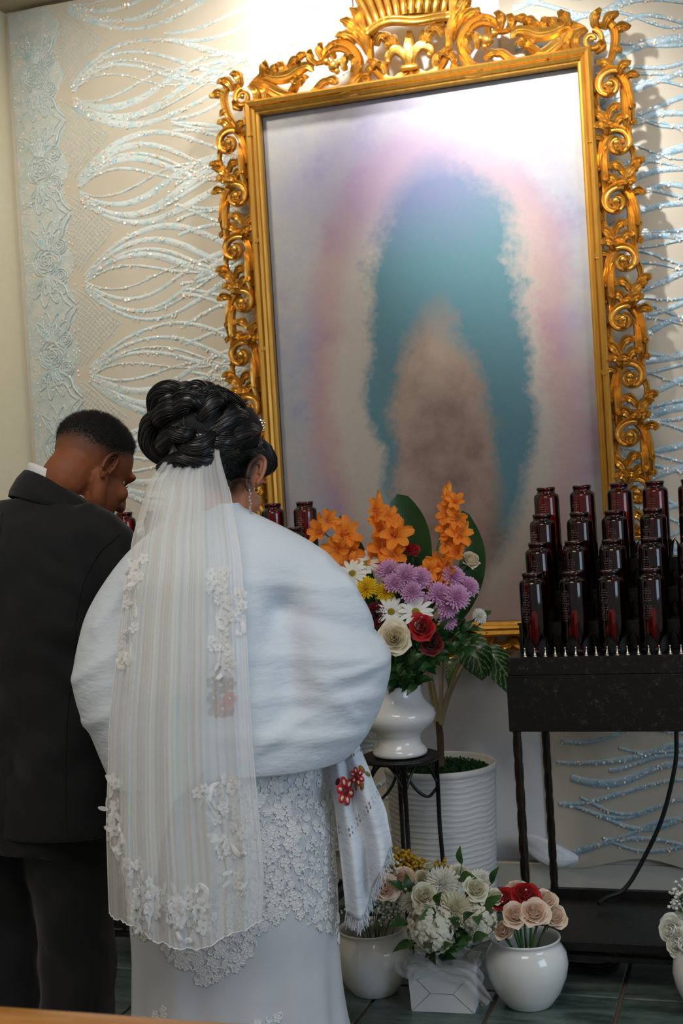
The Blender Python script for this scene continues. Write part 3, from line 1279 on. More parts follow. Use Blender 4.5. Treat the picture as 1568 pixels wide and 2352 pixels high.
# fleur-de-lis
q = MB()
frond(q, [(0, .05), (0, .09), (0, .14), (0, .198)], .042, .6, -.14, .016, 0, prof_=lambda s: .30 + .75 * math.sin(PI * max(0, s - .25) / .78) if s > .25 else .32)
for s_ in (-1, 1):
    frond(q, [(s_ * .004, .062), (s_ * .010, .105), (s_ * .040, .138), (s_ * .070, .125), (s_ * .072, .100)], .030, .7, -.14, .018, .012)
    q.ell((s_ * .070, -.165, .100), (.011,) * 3, nu=6, nv=8)
    frond(q, [(s_ * .006, .07), (s_ * .03, .055), (s_ * .055, .040), (s_ * .085, .055), (s_ * .088, .078)], .022, .7, -.14, .016, .010)
q.box((0, -.158, .072), (.060, .022, .018), ch=.004)
at_top(q, 'fleur_de_lis')
# crown: curved band and flared fluted wall
q = MB()
band = [(-.140 + .28 * i / 20, .205 + .012 * math.sin(PI * i / 20) + .010 * math.sin(2.4 * PI * i / 20)) for i in range(21)]
for (dz, r) in ((0, .012), (.015, .009)):
    q.tube([(p[0], -.150 - .035 * math.sin(PI * i / 20), p[1] + dz) for i, p in enumerate(band)], r, n=8)
at_top(q, 'crown_band')
q = MB()
NF = 11
for i in range(NF):
    s = (i + .5) / NF
    a = -.132 + .264 * s
    zb = .225 + .012 * math.sin(PI * s)
    fl = (a / .132) * .045
    yb = -.150 - .035 * math.sin(PI * s)
    q.tube([(a, yb, zb), (a + fl * .3, yb - .008, zb + .04), (a + fl * .8, yb - .02, zb + .09), (a + fl, yb - .03, zb + .12)], [.010, .012, .013, .010], n=7)
    q.ell((a + fl, yb - .032, zb + .128), (.011,) * 3, nu=6, nv=8)
pts = []
for i in range(25):
    s = i / 24
    a = -.137 + .274 * s
    for j in range(6):
        v = j / 5
        pts.append((a + (a / .132) * .045 * v, -.142 - .035 * math.sin(PI * s) - .028 * v * v, .222 + .012 * math.sin(PI * s) + .125 * v))
q.grid(pts, 25, 6)
o = at_top(q, 'crown_wall')
o.modifiers.new('s', 'SOLIDIFY').thickness = .006

# --- bottom ornament: run of crossing acanthus leaves
for k in range(9):
    q = MB()
    a = -.56 + .14 * k
    sg = 1 if a > 0 else -1
    if abs(a) < .01:
        sg = 1
    frond(q, [(a - sg * .07, -.055), (a - sg * .02, -.075), (a + sg * .03, -.085), (a + sg * .09, -.070)], .036, .7, -.135, .026, .015)
    frond(q, [(a - sg * .06, -.085), (a - sg * .01, -.105), (a + sg * .05, -.100), (a + sg * .085, -.115)], .030, .7, -.135, .022, .015)
    hook(q, a, -.075, math.radians(90 - sg * 50), .05, .020, turn=sg * .8)
    hook(q, a, -.095, math.radians(-90 + sg * 50), .045, .018, turn=-sg * .8)
    hook(q, a + sg * .04, -.09, math.radians(-90 + sg * 30), .04, .018, turn=sg * .8)
    hook(q, a - sg * .03, -.060, math.radians(90 - sg * 20), .035, .016, turn=-sg * .8)
    o = q.build('lower_acanthus', MT['gold'], pic)
    o.data.set_sharp_from_angle(angle=math.radians(42))
    o.location = (0, 0, .12)
# ================================================================ votive candle racks
ROWY = (-.80, -.69, -.58, -.47)
ROWZ = (.896, .973, 1.050, 1.127)
CSP = .104


def twisted_leg(z0, z1, w=.0125, turns=2.6):
    mb = MB()
    n = 60
    pts = []
    for i in range(n):
        s = i / (n - 1)
        a = turns * 2 * PI * s
        for k in range(4):
            for off in (-.22, .22):
                q = a + k * PI / 2 + PI / 4 + off
                pts.append((w * math.cos(q), w * math.sin(q), z0 + (z1 - z0) * s))
    mb.grid(pts, n, 8, cv=True)
    mb.f.append(tuple(range(7, -1, -1)))
    mb.m.append(0)
    return mb


def leaf_cup():
    mb = MB()
    mb.lathe([(.033, 0), (.039, .004), (.040, .012), (.0385, .012), (.036, .005)], 18)
    for k in range(6):
        a = 2 * PI * k / 6 + .26
        ca, sa = math.cos(a), math.sin(a)
        pts = []
        nu = 8
        for i in range(nu):
            s = i / (nu - 1)
            w = (.0165 * math.sin(PI * (.18 + .78 * s)) + .003 * math.sin(s * 17)) * (1 if s < .95 else .3)
            r = .0410 + .004 * s + .010 * s ** 4
            z = .004 + .058 * s - .006 * s ** 5
            for v in (-1, -.4, 0, .4, 1):
                rr = r - .004 * abs(v) ** 1.5 + (.003 if v == 0 else 0)
                t = v * w
                pts.append((rr * ca - t * sa, rr * sa + t * ca, z - .007 * abs(v)))
        mb.grid(pts, nu, 5)
    return mb


def candle_meshes():
    g = MB()
    g.lathe([(.0, .001), (.027, .001), (.034, .004), (.0368, .012), (.0372, .10), (.0370, .183), (.0355, .191), (.031, .1955), (.0262, .1975), (.0255, .205),
             (.0272, .207), (.0275, .213), (.0255, .216), (.0235, .214), (.0235, .199)], 28)
    w = MB()
    w.lathe([(.0, .006), (.0095, .006), (.0095, .100), (.007, .108), (.0, .110)], 14)
    e = MB()
    for i in range(13):                       # pressed relief on the front of the glass
        for j in range(-2, 3):
            if (abs(j) == 2 and i % 3 == 0) or (i in (6,) and j == 0):
                continue
            a = -PI / 2 + j * .12 - .35
            z = .085 + i * .0066
            r = .0374
            e.ell((r * math.cos(a), r * math.sin(a), z), (.0016, .0016, .0019), nu=4, nv=5)
    for zc, R in ((.125, .008), (.092, .009)):
        P = []
        for k in range(14):
            q = 2 * PI * k / 14
            a = -PI / 2 - .35 + R * math.cos(q) / .0372
            P.append((.0375 * math.cos(a), .0375 * math.sin(a), zc + R * math.sin(q)))
        e.tube(P, .0011, n=5, closed=True)
    mg, mw, me_ = g.mesh('glass'), w.mesh('inner_candle'), e.mesh('relief')
    mg.materials.append(MT['redglass'])
    mw.materials.append(MT['wax'])
    me_.materials.append(MT['redglass'])
    return mg, mw, me_


CG, CW, CE = candle_meshes()
LEG = twisted_leg(.004, .700).mesh('leg')
LEG.materials.append(MT['iron_brown'])
CUP = leaf_cup().mesh('leaf_cup')
CUP.materials.append(MT['iron'])
sw = MB()
sw.lathe([(.0, 0), (.0062, 0), (.0062, .003), (.0045, .004), (.0042, .009), (.0022, .011), (.0020, .021), (.0026, .023), (.0020, .0255), (0, .026)], 10)
SWM = sw.mesh('switch')
SWM.materials.append(MT['steel'])
MT['iron_speck'] = pmat('worn_black_iron', (.006, .006, .0055), (.010, .009, .008), .36, scale=20)
_nt = MT['iron_speck'].node_tree
_n = _nt.nodes['Noise Texture']
_n.inputs['Scale'].default_value = 70
_n.inputs['Detail'].default_value = 12
_n.inputs['Roughness'].default_value = .8
_r = [q for q in _nt.nodes if q.type == 'VALTORGB'][0]
_e = _r.color_ramp.elements
_e[0].position, _e[0].color = .55, (.007, .0065, .006, 1)
_e[1].position, _e[1].color = .74, (.16, .10, .045, 1)


def make_rack(label, xa, xb, nsw, side):
    t = thing('candle_rack', label, 'candle rack', ((xa + xb) / 2, -.63, 0), 0, 'wrought iron candle racks')
    ox = (xa + xb) / 2

    def put(mb, nm, mat, smooth=False):
        return mb.build(nm, mat, t, smooth)

    W = xb - xa
    q = MB()
    q.box((0, -.015, .7695), (W, .47, .151), ch=.002)
    put(q, 'front_box', MT['iron_speck'])
    q = MB()
    q.box((0, -.015, .869), (W - .008, .462, .048), ch=.002)
    put(q, 'ledge', MT['iron_speck'])
    for i in range(1, 4):
        q = MB()
        y0 = ROWY[i] - .055 + .63
        y1 = .22
        z0 = .893 if i == 1 else ROWZ[i - 1] - .002
        q.box((0, (y0 + y1) / 2, (z0 + ROWZ[i] - .001) / 2), (W - .036, y1 - y0, ROWZ[i] - .001 - z0), ch=.002)
        put(q, 'tier', MT['iron_speck'])
        q = MB()
        q.box((0, y0 + .002, ROWZ[i] - .003), (W - .030, .008, .006))
        put(q, 'tier_edge', MT['iron'])
    for sx in (-1, 1):
        for y in (-.235, .225):
            o = mkobj('leg', LEG, None, t)
            o.location = (sx * (W / 2 - .018), y, 0)
    q = MB()
    for y in (-.235, .225):
        q.box((0, y, .118), (W - .05, .020, .022))
    q.box((0, -.240, .088), (W - .05, .016, .014))
    for sx in (-1, 1):
        q.box((sx * (W / 2 - .018), -.005, .118), (.018, .46, .022))
    put(q, 'base_bar', MT['iron'])
    q = MB()
    q.box((0, -.005, .103), (W - .06, .45, .006))
    put(q, 'shelf_plate', MT['iron_speck'])
    for k in range(nsw):
        o = mkobj('switch', SWM, None, t)
        x = (xa + .053 + .0272 * k) if side > 0 else (xb - .053 - .0272 * k)
        o.location = (x - ox, -.236, .893)
        o.rotation_euler = (random.uniform(-.08, .08), random.uniform(-.08, .08), 0)
    return t


def fill_rack(t, xs, where):
    rown = ('front', 'second', 'third', 'top')
    for i in range(4):
        for x in xs:
            jx, jy = random.uniform(-.004, .004), random.uniform(-.004, .004)
            c = mkobj('leaf_cup', CUP, None, t)
            c.location = (x + jx - t.location.x, ROWY[i] + jy + .63, ROWZ[i] - .001)
            c.rotation_euler = (0, 0, random.uniform(-.2, .2))
            tn = thing('votive_candle', f'red glass votive candle in the {rown[i]} row of the rack {where}', 'candle',
                       (x + jx, ROWY[i] + jy, ROWZ[i] + .004), random.uniform(-.3, .3), f'votive candles in the {rown[i]} row {where}')
            lean = random.uniform(-.03, .03)
            tn.rotation_euler = (random.uniform(-.012, .012), lean * .4, tn.rotation_euler.z)
            mkobj('glass', CG, None, tn)
            mkobj('inner_candle', CW, None, tn)
            mkobj('relief', CE, None, tn)


rk = make_rack('black iron candle rack with twisted legs and toggle switches, beside the tall planter', -.685, -.015, 23, 1)
fill_rack(rk, [-.61 + CSP * k for k in range(6)], 'beside the planter')
lk = make_rack('black iron candle rack behind the couple, below the rose lace border', -2.08, -1.305, 26, -1)
fill_rack(lk, [-1.379 - CSP * k for k in range(7)], 'behind the couple')

# power cable from the rack to the floor
mb = MB()
mb.tube(spline([(-.276, -.45, .694), (-.278, -.45, .60), (-.287, -.45, .512), (-.332, -.45, .358), (-.402, -.455, .22), (-.452, -.47, .15), (-.50, -.50, .135), (-.52, -.53, .124)], 40), .0065, n=8)
c1 = tag(mb.build('power_cable', MT['rubber'], None), 'thin black power cable hanging from under the candle rack', 'cable')
mb = MB()
mb.tube(spline([(-.62, -.60, .008), (-.55, -.585, .008), (-.485, -.608, .008), (-.462, -.66, .008), (-.498, -.714, .008), (-.583, -.71, .008), (-.64, -.72, .008)], 40), .008, n=8)
tag(mb.build('cable_loop', MT['rubber'], None), 'loop of black cable lying on the tiles under the candle rack', 'cable')

# ================================================================ plant stand, vase, planter, pots
SX, SY, STZ = -1.020, -.785, .612
st = thing('plant_stand', 'round black wrought iron plant stand carrying the white pedestal vase', 'plant stand', (SX, SY, 0))
q = MB()
q.lathe([(0, STZ - .014), (.108, STZ - .014), (.116, STZ - .008), (.116, STZ - .003), (.108, STZ), (.100, STZ - .003), (0, STZ - .003)], 40)
q.build('top_plate', MT['iron'], st)
for k in range(4):
    a = math.radians(20 + 90 * k)
    ca, sa = math.cos(a), math.sin(a)
    q = MB()
    q.tube([(ca * .102, sa * .102, STZ - .01), (ca * .100, sa * .100, .40), (ca * .108, sa * .108, .15), (ca * .118, sa * .118, .0)], .0065, n=8)
    q.build('leg', MT['iron'], st)
    q = MB()
    b2 = math.radians(20 + 90 * (k + 1))
    cb, sb = math.cos(b2), math.sin(b2)
    P = []
    for i in range(13):
        s = i / 12
        x, y = ca * .100 * (1 - s) + cb * .100 * s, sa * .100 * (1 - s) + sb * .100 * s
        P.append((x, y, STZ - .085 + .070 * math.sin(PI * s)))
    q.tube(P, .0045, n=6)
    q.build('arched_brace', MT['iron'], st)
    q = MB()
    q.tube(spline([(ca * .1, sa * .1, STZ - .10), (ca * .07, sa * .07, STZ - .125), (ca * .03, sa * .03, STZ - .09), (0, 0, STZ - .016)], 14), .0045, n=6)
    q.build('curved_strut', MT['iron'], st)

vs = thing('pedestal_vase', 'white ceramic pedestal vase holding the orange gladiolus bouquet on the plant stand', 'vase', (SX, SY, STZ))
q = MB()
VP = [(0, .0), (.070, .0), (.077, .004), (.078, .012), (.072, .022), (.062, .034), (.060, .048), (.066, .062), (.088, .080), (.104, .100), (.108, .115), (.103, .130),
      (.088, .145), (.076, .160), (.070, .180), (.070, .205), (.074, .228), (.080, .242), (.078, .244), (.071, .230), (.066, .205), (.064, .15), (0, .14)]
q.lathe(VP, 48)
q.build('vase_body', MT['ceramic_w'], vs)

PLX, PLY = -.984, -.477
pt = thing('tall_planter', 'tall white planter with rippled ridges and green moss behind the plant stand', 'planter', (PLX, PLY, 0))
q = MB()
rows = [(.0, .0), (.140, .0)]
nr = 170
for i in range(nr):
    z = .004 + .500 * i / (nr - 1)
    rows.append((.143 + .025 * i / (nr - 1), z))
rows += [(.172, .506), (.173, .522), (.168, .526), (.161, .522), (.158, .48), (0, .48)]


def ripple(w, z):
    if not (.004 <= z <= .504):
        return 0
    ph = z * 2 * PI / .0165 + 1.5 * nz(math.cos(w) * 2.2, math.sin(w) * 2.2, z * 9) * 2 + .9 * nz(math.cos(w) * 7, math.sin(w) * 7, z * 22)
    return .0028 * (math.sin(ph) ** 2) - .0028 * (1 if math.sin(ph) < -.86 else 0)


q.lathe(rows, 96, fn=ripple)
q.build('pot', MT['planter'], pt)
q = MB()
for i in range(700):
    a, r = random.uniform(0, 2 * PI), .152 * math.sqrt(random.random())
    x, y = r * math.cos(a), r * math.sin(a)
    z = .487 + .012 * nz(x * 25, y * 25, 0) + .016 * (1 - (r / .155) ** 2)
    h = random.uniform(.008, .022)
    dx, dy = random.uniform(-.012, .012), random.uniform(-.012, .012)
    q.tube([(x, y, z), (x + dx * .4, y + dy * .4, z + h), (x + dx, y + dy, z + h * 1.1), (x + dx * 1.7, y + dy * 1.6, z + h * .6)], [.0028, .0024, .002, .0012], n=4, cap=False)
mossb = [[(.0, .505), (.08, .50), (.13, .492), (.157, .484)]][0]
q.lathe(list(reversed(mossb)), 30)
stuff(q.build('moss', MT['moss'], pt))

# dieffenbachia in the planter
m, nt, b = NT('variegated_leaf')
uvn = node(nt, 'ShaderNodeUVMap')
sp = node(nt, 'ShaderNodeSeparateXYZ')
nt.links.new(uvn.outputs[0], sp.inputs[0])


def mq(op, a, b_=None, c=None, clamp=False):
    qn = node(nt, 'ShaderNodeMath', operation=op, use_clamp=clamp)
    for i, v in enumerate((a, b_, c)):
        if v is None:
            continue
        if isinstance(v, (int, float)):
            qn.inputs[i].default_value = v
        else:
            nt.links.new(v, qn.inputs[i])
    return qn.outputs[0]


av = mq('ABSOLUTE', mq('SUBTRACT', sp.outputs['Y'], .5))
nn_ = node(nt, 'ShaderNodeTexNoise')
nn_.inputs['Scale'].default_value = 9
nt.links.new(uvn.outputs[0], nn_.inputs['Vector'])
w_ = mq('SINE', mq('ADD', mq('MULTIPLY', mq('SUBTRACT', sp.outputs['X'], mq('MULTIPLY', av, .55)), 62), mq('MULTIPLY', nn_.outputs['Fac'], 9)))
vein = mq('MULTIPLY', mq('GREATER_THAN', w_, .72), .75)
mid = mq('LESS_THAN', av, .022)
fac = mq('MAXIMUM', vein, mid)
qm = node(nt, 'ShaderNodeMixRGB')
qm.inputs[1].default_value = (.018, .085, .026, 1)
qm.inputs[2].default_value = (.34, .46, .20, 1)
nt.links.new(fac, qm.inputs[0])
nt.links.new(qm.outputs[0], b.inputs['Base Color'])
setp(b, Roughness=.28)
MT['varieg'] = m


def leaf_obj(name, path, width, updir, mat, parent, cup=.25, nu=22, nv=9, prof_=None, wav=0.0):
    P = spline(path, nu)
    U = Vector(updir)
    vs_, uv = [], []
    for i in range(nu):
        t = (P[min(i + 1, nu - 1)] - P[max(i - 1, 0)]).normalized()
        a = t.cross(U)
        if a.length < 1e-4:
            a = t.orthogonal()
        a.normalize()
        nrm = a.cross(t).normalized()
        s = i / (nu - 1)
        w = width * (prof_(s) if prof_ else max(.02, math.sin(PI * min(1, s ** .72)) ** .8))
        for j in range(nv):
            v = 2 * j / (nv - 1) - 1
            vs_.append(P[i] + a * (v * w / 2) + nrm * (cup * w * (abs(v) ** 1.6) * .5 + wav * math.sin(9 * s + 2 * v) * abs(v)))
            uv.append((s, j / (nv - 1)))
    mb = MB()
    mb.grid(vs_, nu, nv)
    me = mb.mesh(name)
    lay = me.uv_layers.new(name='UVMap')
    li = np.empty(len(me.loops), dtype=np.int32)
    me.loops.foreach_get('vertex_index', li)
    lay.data.foreach_set('uv', np.array(uv)[li].ravel())
    return mkobj(name, me, mat, parent)


dp = thing('dieffenbachia', 'variegated dieffenbachia with pale stalks growing in the tall white planter', 'plant', (PLX, PLY, .50))
OFFS = Vector((PLX, PLY, .50))


def Lp(*pts):
    return [Vector(p) - OFFS for p in pts]


q = MB()
q.tube(Lp((-.975, -.50, .495), (-.970, -.515, .56), (-.968, -.52, .62), (-.972, -.52, .66)), [.011, .0105, .011, .010], n=9)
q.build('trunk', MT['brown'], dp)
for path in ([(-.972, -.52, .65), (-.975, -.53, .74), (-.985, -.55, .83), (-1.01, -.58, .90)],
             [(-.968, -.52, .65), (-.955, -.53, .74), (-.947, -.53, .83), (-.93, -.56, .90)],
             [(-.966, -.52, .65), (-.945, -.52, .72), (-.912, -.52, .80), (-.868, -.56, .865)],
             [(-.974, -.52, .64), (-.985, -.52, .72), (-.99, -.53, .82), (-.955, -.55, .90)],
             [(-.964, -.515, .65), (-.935, -.50, .74), (-.875, -.50, .84), (-.810, -.53, .872)]):
    q = MB()
    q.tube(spline(Lp(*path), 14), [.0085 - .004 * i / 13 for i in range(14)], n=8)
    q.build('stalk', MT['palestem'], dp)
leaf_obj('leaf', Lp((-.90, -.57, .875), (-.862, -.60, .900), (-.825, -.62, .880), (-.808, -.625, .830), (-.806, -.62, .795)), .115, (.25, -.8, .45), MT['varieg'], dp, cup=-.25)
leaf_obj('leaf', Lp((-.830, -.54, .880), (-.790, -.56, .868), (-.755, -.57, .825), (-.728, -.575, .775), (-.715, -.575, .725)), .100, (.45, -.7, .45), MT['varieg'], dp, cup=-.2)
leaf_obj('leaf', Lp((-.868, -.56, .868), (-.885, -.59, .850), (-.900, -.61, .815), (-.908, -.62, .775)), .055, (-.6, -.7, .2), MT['varieg'], dp, cup=.35)
leaf_obj('leaf', Lp((-.93, -.56, .90), (-.90, -.57, .93), (-.86, -.56, .945), (-.80, -.54, .93)), .07, (0, -.4, .9), MT['varieg'], dp, cup=.2)
leaf_obj('leaf', Lp((-1.01, -.58, .90), (-1.05, -.57, .93), (-1.09, -.55, .92), (-1.12, -.53, .88)), .07, (0, -.3, .9), MT['varieg'], dp, cup=-.2)

# floor pots
POT = [(0, .0), (.058, .0), (.063, .004), (.085, .035), (.102, .075), (.108, .108), (.104, .135), (.092, .155), (.086, .163), (.088, .169), (.092, .173), (.091, .177),
       (.086, .176), (.082, .168), (.090, .150), (.098, .12), (.095, .08), (.075, .03), (0, .018)]
q = MB()
q.lathe(POT, 48)
POTM = q.mesh('pot_body')
POTM.materials.append(MT['ceramic'])
for (nm, lb, x, y, sc) in (('round_pot', 'glossy white round pot holding red and peach roses, beside the white gift box', -.652, -.990, 1.0),
                           ('round_pot', 'glossy white round pot with peach roses and gypsophila, beside the wedding dress', -1.078, -.972, 1.0),
                           ('round_pot', 'glossy white round pot with white lisianthus, in front of the candle rack', -.175, -.985, 1.0)):
    t = thing(nm, lb, 'pot', (x, y, .002), 0, 'white round floor pots')
    mkobj('pot_body', POTM, None, t)
q = MB()
q.lathe([(0, 0), (.036, 0), (.040, .004), (.048, .085), (.050, .09), (.046, .09), (.043, .08), (0, .075)], 28)
t = thing('small_pot', 'small white pot of yellow goldenrod behind the gift box', 'pot', (-.893, -.858, .002))
q.build('pot_body', MT['ceramic_w'], t)

# white gift box with envelope folds and an organza bow
bx = thing('gift_box', 'white folded card box with an organza bow, holding the white bouquet on the floor', 'box', (-.864, -1.022, .002), math.radians(3))
q = MB()
a0, a1, b0, b1, H = .083, .088, .062, .066, .118
V8 = [(-a0, -b0, 0), (a0, -b0, 0), (a0, b0, 0), (-a0, b0, 0), (-a1, -b1, H), (a1, -b1, H), (a1, b1, H), (-a1, b1, H),
      (-a1 + .003, -b1 + .003, H), (a1 - .003, -b1 + .003, H), (a1 - .003, b1 - .003, H), (-a1 + .003, b1 - .003, H),
      (-a0 + .003, -b0 + .003, .075), (a0 - .003, -b0 + .003, .075), (a0 - .003, b0 - .003, .075), (-a0 + .003, b0 - .003, .075)]
q.add(V8, [(3, 2, 1, 0), (0, 1, 5, 4), (1, 2, 6, 5), (2, 3, 7, 6), (3, 0, 4, 7), (4, 5, 9, 8), (5, 6, 10, 9), (6, 7, 11, 10), (7, 4, 8, 11),
           (8, 9, 13, 12), (9, 10, 14, 13), (10, 11, 15, 14), (11, 8, 12, 15), (12, 13, 14, 15)])
q.build('card_body', MT['paper'], bx, smooth=False)
q = MB()


def fp(u, v):
    z = v * H
    x = u * (a0 + (a1 - a0) * v)
    return (x, -(b0 + (b1 - b0) * v) - .0006, z)


for seg in (((-1, 0), (-.35, .42)), ((-.35, .42), (.35, .42)), ((.35, .42), (1, 0)), ((-.35, .42), (-.98, .93)), ((.35, .42), (.98, .93))):
    q.tube([fp(*seg[0]), fp(*seg[1])], .0007, n=4)
q.build('fold_line', MT['cardline'], bx)
# organza bow round the neck
rib = MB()


def sheet(path, w0, w1, updir, wav=.006, nu=26, nv=9):
    P = spline(path, nu)
    U = Vector(updir)
    pts = []
    for i in range(nu):
        t = (P[min(i + 1, nu - 1)] - P[max(i - 1, 0)]).normalized()
        a = t.cross(U)
        a = a.normalized() if a.length > 1e-4 else t.orthogonal().normalized()
        nr_ = a.cross(t).normalized()
        s = i / (nu - 1)
        w = w0 + (w1 - w0) * s
        for j in range(nv):
            v = 2 * j / (nv - 1) - 1
            pts.append(P[i] + a * (v * w / 2) + nr_ * (wav * math.sin(5 * v + 7 * s)))
    rib.grid(pts, nu, nv)


sheet([(0, -.074, .125), (-.04, -.085, .150), (-.085, -.085, .150), (-.100, -.080, .120), (-.07, -.078, .105), (-.02, -.076, .118), (0, -.074, .125)], .030, .034, (0, -1, .3))
sheet([(0, -.074, .122), (.05, -.086, .135), (.088, -.082, .120), (.100, -.074, .095), (.06, -.076, .098), (0, -.074, .118)], .026, .030, (0, -1, .3))
sheet([(.03, -.076, .115), (.075, -.085, .105), (.108, -.085, .060), (.122, -.080, .035)], .028, .036, (0, -1, .2))
sheet([(-.02, -.076, .122), (-.06, -.084, .115), (-.085, -.083, .100)], .03, .04, (0, -1, .2))
sheet([(-.09, .0, .122), (-.085, -.06, .125), (0, -.072, .124), (.085, -.06, .122), (.09, 0, .122)], .022, .022, (0, 0, 1), .002)
rib.build('organza_bow', MT['organza'], bx)

# pew rail in the foreground
q = MB()
L_ = 1.5
sec = []
for k in range(20):
    a = 2 * PI * k / 20
    sec.append((.040 * math.copysign(abs(math.cos(a)) ** .6, math.cos(a)), .026 * math.copysign(abs(math.sin(a)) ** .6, math.sin(a))))
pts = []
for i in range(2):
    for (y, z) in sec:
        pts.append((-L_ / 2 + L_ * i, y, z))
q.grid(pts, 2, 20, cv=True)
q.f += [tuple(range(20)), tuple(range(39, 19, -1))]
q.m += [0, 0]
pr = thing('pew_rail', 'varnished oak top rail of a kneeler in front of the couple', 'kneeler', (-.95, -3.03, 0))
o = q.build('rail', MT['pewwood'], pr)
o.location = (0, 0, .741)
for sx in (-1, 1):
    q = MB()
    q.box((sx * .70, 0, .37), (.05, .05, .738), ch=.004)
    q.build('post', MT['pewwood'], pr, smooth=False)
q = MB()
q.box((0, 0, .45), (1.36, .018, .5), ch=.003)
q.build('panel', MT['pewwood'], pr, smooth=False)
# ================================================================ flowers: one bloom mesh per kind, base at the origin, facing +Z, radius about 1


def bloom_rose(N=20, open_=1.0, seed=1):
    rd = random.Random(seed)
    mb = MB()
    for k in range(N):
        o = k / (N - 1)
        phi = k * 2.4 + rd.uniform(-.2, .2)
        R = .13 + .70 * o ** 1.1 * open_
        H = 1.02 - .26 * o
        fl = max(0, o - .5) * 1.9 * open_
        half = math.radians(85 - 30 * o)
        nu, nv = 7, 7
        pts = []
        wob = rd.uniform(0, 6)
        for i in range(nu):
            s = i / (nu - 1)
            r = R * (math.sin(min(1, s * 1.15) * PI / 2 * .95) ** .75 + .05) + fl * .26 * s ** 4
            z = H * s - fl * .22 * s ** 5 - .12 * o
            for j in range(nv):
                v = 2 * j / (nv - 1) - 1
                hw_ = half * (.35 + .65 * math.sin(PI * min(1, .25 + .6 * s))) * (1 if s < .85 else 1 - (s - .85) * .9)
                a = phi + v * hw_
                rr = r * (1 + .05 * v * v) + .03 * math.sin(4 * v + wob) * s * s
                zz = z - .20 * (abs(v) ** 2.5) * s * H * (.4 + .6 * o) - (.08 if i == nu - 1 and abs(v) < .3 and o > .5 else 0) * -.5
                pts.append((rr * math.cos(a), rr * math.sin(a), zz + .1))
        mb.grid(pts, nu, nv)
    # calyx
    mb.lathe([(0, -.12), (.16, -.08), (.24, .02), (.20, .12)], 8, mi=1)
    for k in range(5):
        a = 2 * PI * k / 5
        mb.tube([(.2 * math.cos(a), .2 * math.sin(a), 0), (.5 * math.cos(a), .5 * math.sin(a), -.05), (.8 * math.cos(a), .8 * math.sin(a), -.22)], [.1, .09, .01], n=5, flat=.25, up=(0, 0, 1), mi=1)
    return mb


def bloom_mum(n=110, seed=2, wid=.085, curl=.15, low=-.25):
    rd = random.Random(seed)
    mb = MB()
    for k in range(n):
        f = (k + .5) / n
        cz = 1 - f * (1 - low)                 # 1 (centre) .. low (rim)
        el = math.asin(max(-1, min(1, cz)))
        phi = k * 2.39996 + rd.uniform(-.1, .1)
        L = .42 + .60 * (f ** .6) + rd.uniform(-.05, .05)
        d = Vector((math.cos(el) * math.cos(phi), math.cos(el) * math.sin(phi), math.sin(el) * .75)).normalized()
        side = d.cross(Vector((0, 0, 1)))
        side = side.normalized() if side.length > 1e-3 else Vector((1, 0, 0))
        upv = side.cross(d).normalized()
        pts = []
        for i in range(4):
            s = i / 3
            w = wid * (.5, .95, 1.0, .45)[i]
            c = d * (L * (.15 + .85 * s)) + upv * (curl * s * s) + Vector((0, 0, .12))
            pts += [c - side * w + upv * .03 * s, c - upv * .02, c + side * w + upv * .03 * s]
        mb.grid(pts, 4, 3)
    mb.ell((0, 0, .1), (.3, .3, .22), nu=5, nv=8)
    return mb


def bloom_daisy(n=15, seed=3):
    rd = random.Random(seed)
    mb = MB()
    for k in range(n):
        a = 2 * PI * k / n + rd.uniform(-.1, .1)
        L = rd.uniform(.86, 1.05)
        dr = rd.uniform(-.12, .12)
        ca, sa = math.cos(a), math.sin(a)
        pts = []
        for i in range(6):
            s = i / 5
            r = .18 + (L - .18) * s
            w = .125 * (.45, .8, 1.0, 1.05, .9, .35)[i]
            z = .10 + .10 * math.sin(PI * s) + dr * s
            for v in (-1, 0, 1):
                pts.append((r * ca - v * w * sa, r * sa + v * w * ca, z - .03 * (1 - abs(v))))
        mb.grid(pts, 6, 3)
    for k in range(60):
        f = k / 60
        r = .24 * math.sqrt(f)
        a = k * 2.4
        mb.ell((r * math.cos(a), r * math.sin(a), .16 - .10 * f), (.036, .036, .05), nu=3, nv=5, mi=1)
    mb.lathe([(0, -.05), (.2, 0), (.28, .09), (.1, .13)], 12, mi=1)
    return mb


def bloom_carnation(n=46, seed=4):
    rd = random.Random(seed)
    mb = MB()
    for k in range(n):
        f = (k + .5) / n
        phi = k * 2.4
        tilt = .15 + 1.15 * f
        L = .75 + .25 * f
        d = Vector((math.sin(tilt) * math.cos(phi), math.sin(tilt) * math.sin(phi), math.cos(tilt)))
        side = Vector((-math.sin(phi), math.cos(phi), 0))
        upv = side.cross(d)
        pts = []
        for i in range(5):
            s = i / 4
            w = .30 * s ** .8
            for j in range(7):
                v = 2 * j / 6 - 1
                c = d * (L * s) + side * (w * v) + upv * (.07 * math.sin(9 * v + k) * s * s)
                if i == 4:
                    c = c + d * (.06 * (j % 2))
                pts.append(c + Vector((0, 0, .05)))
        mb.grid(pts, 5, 7)
    mb.lathe([(0, -.35), (.14, -.3), (.18, 0), (.12, .15)], 10, mi=1)
    return mb


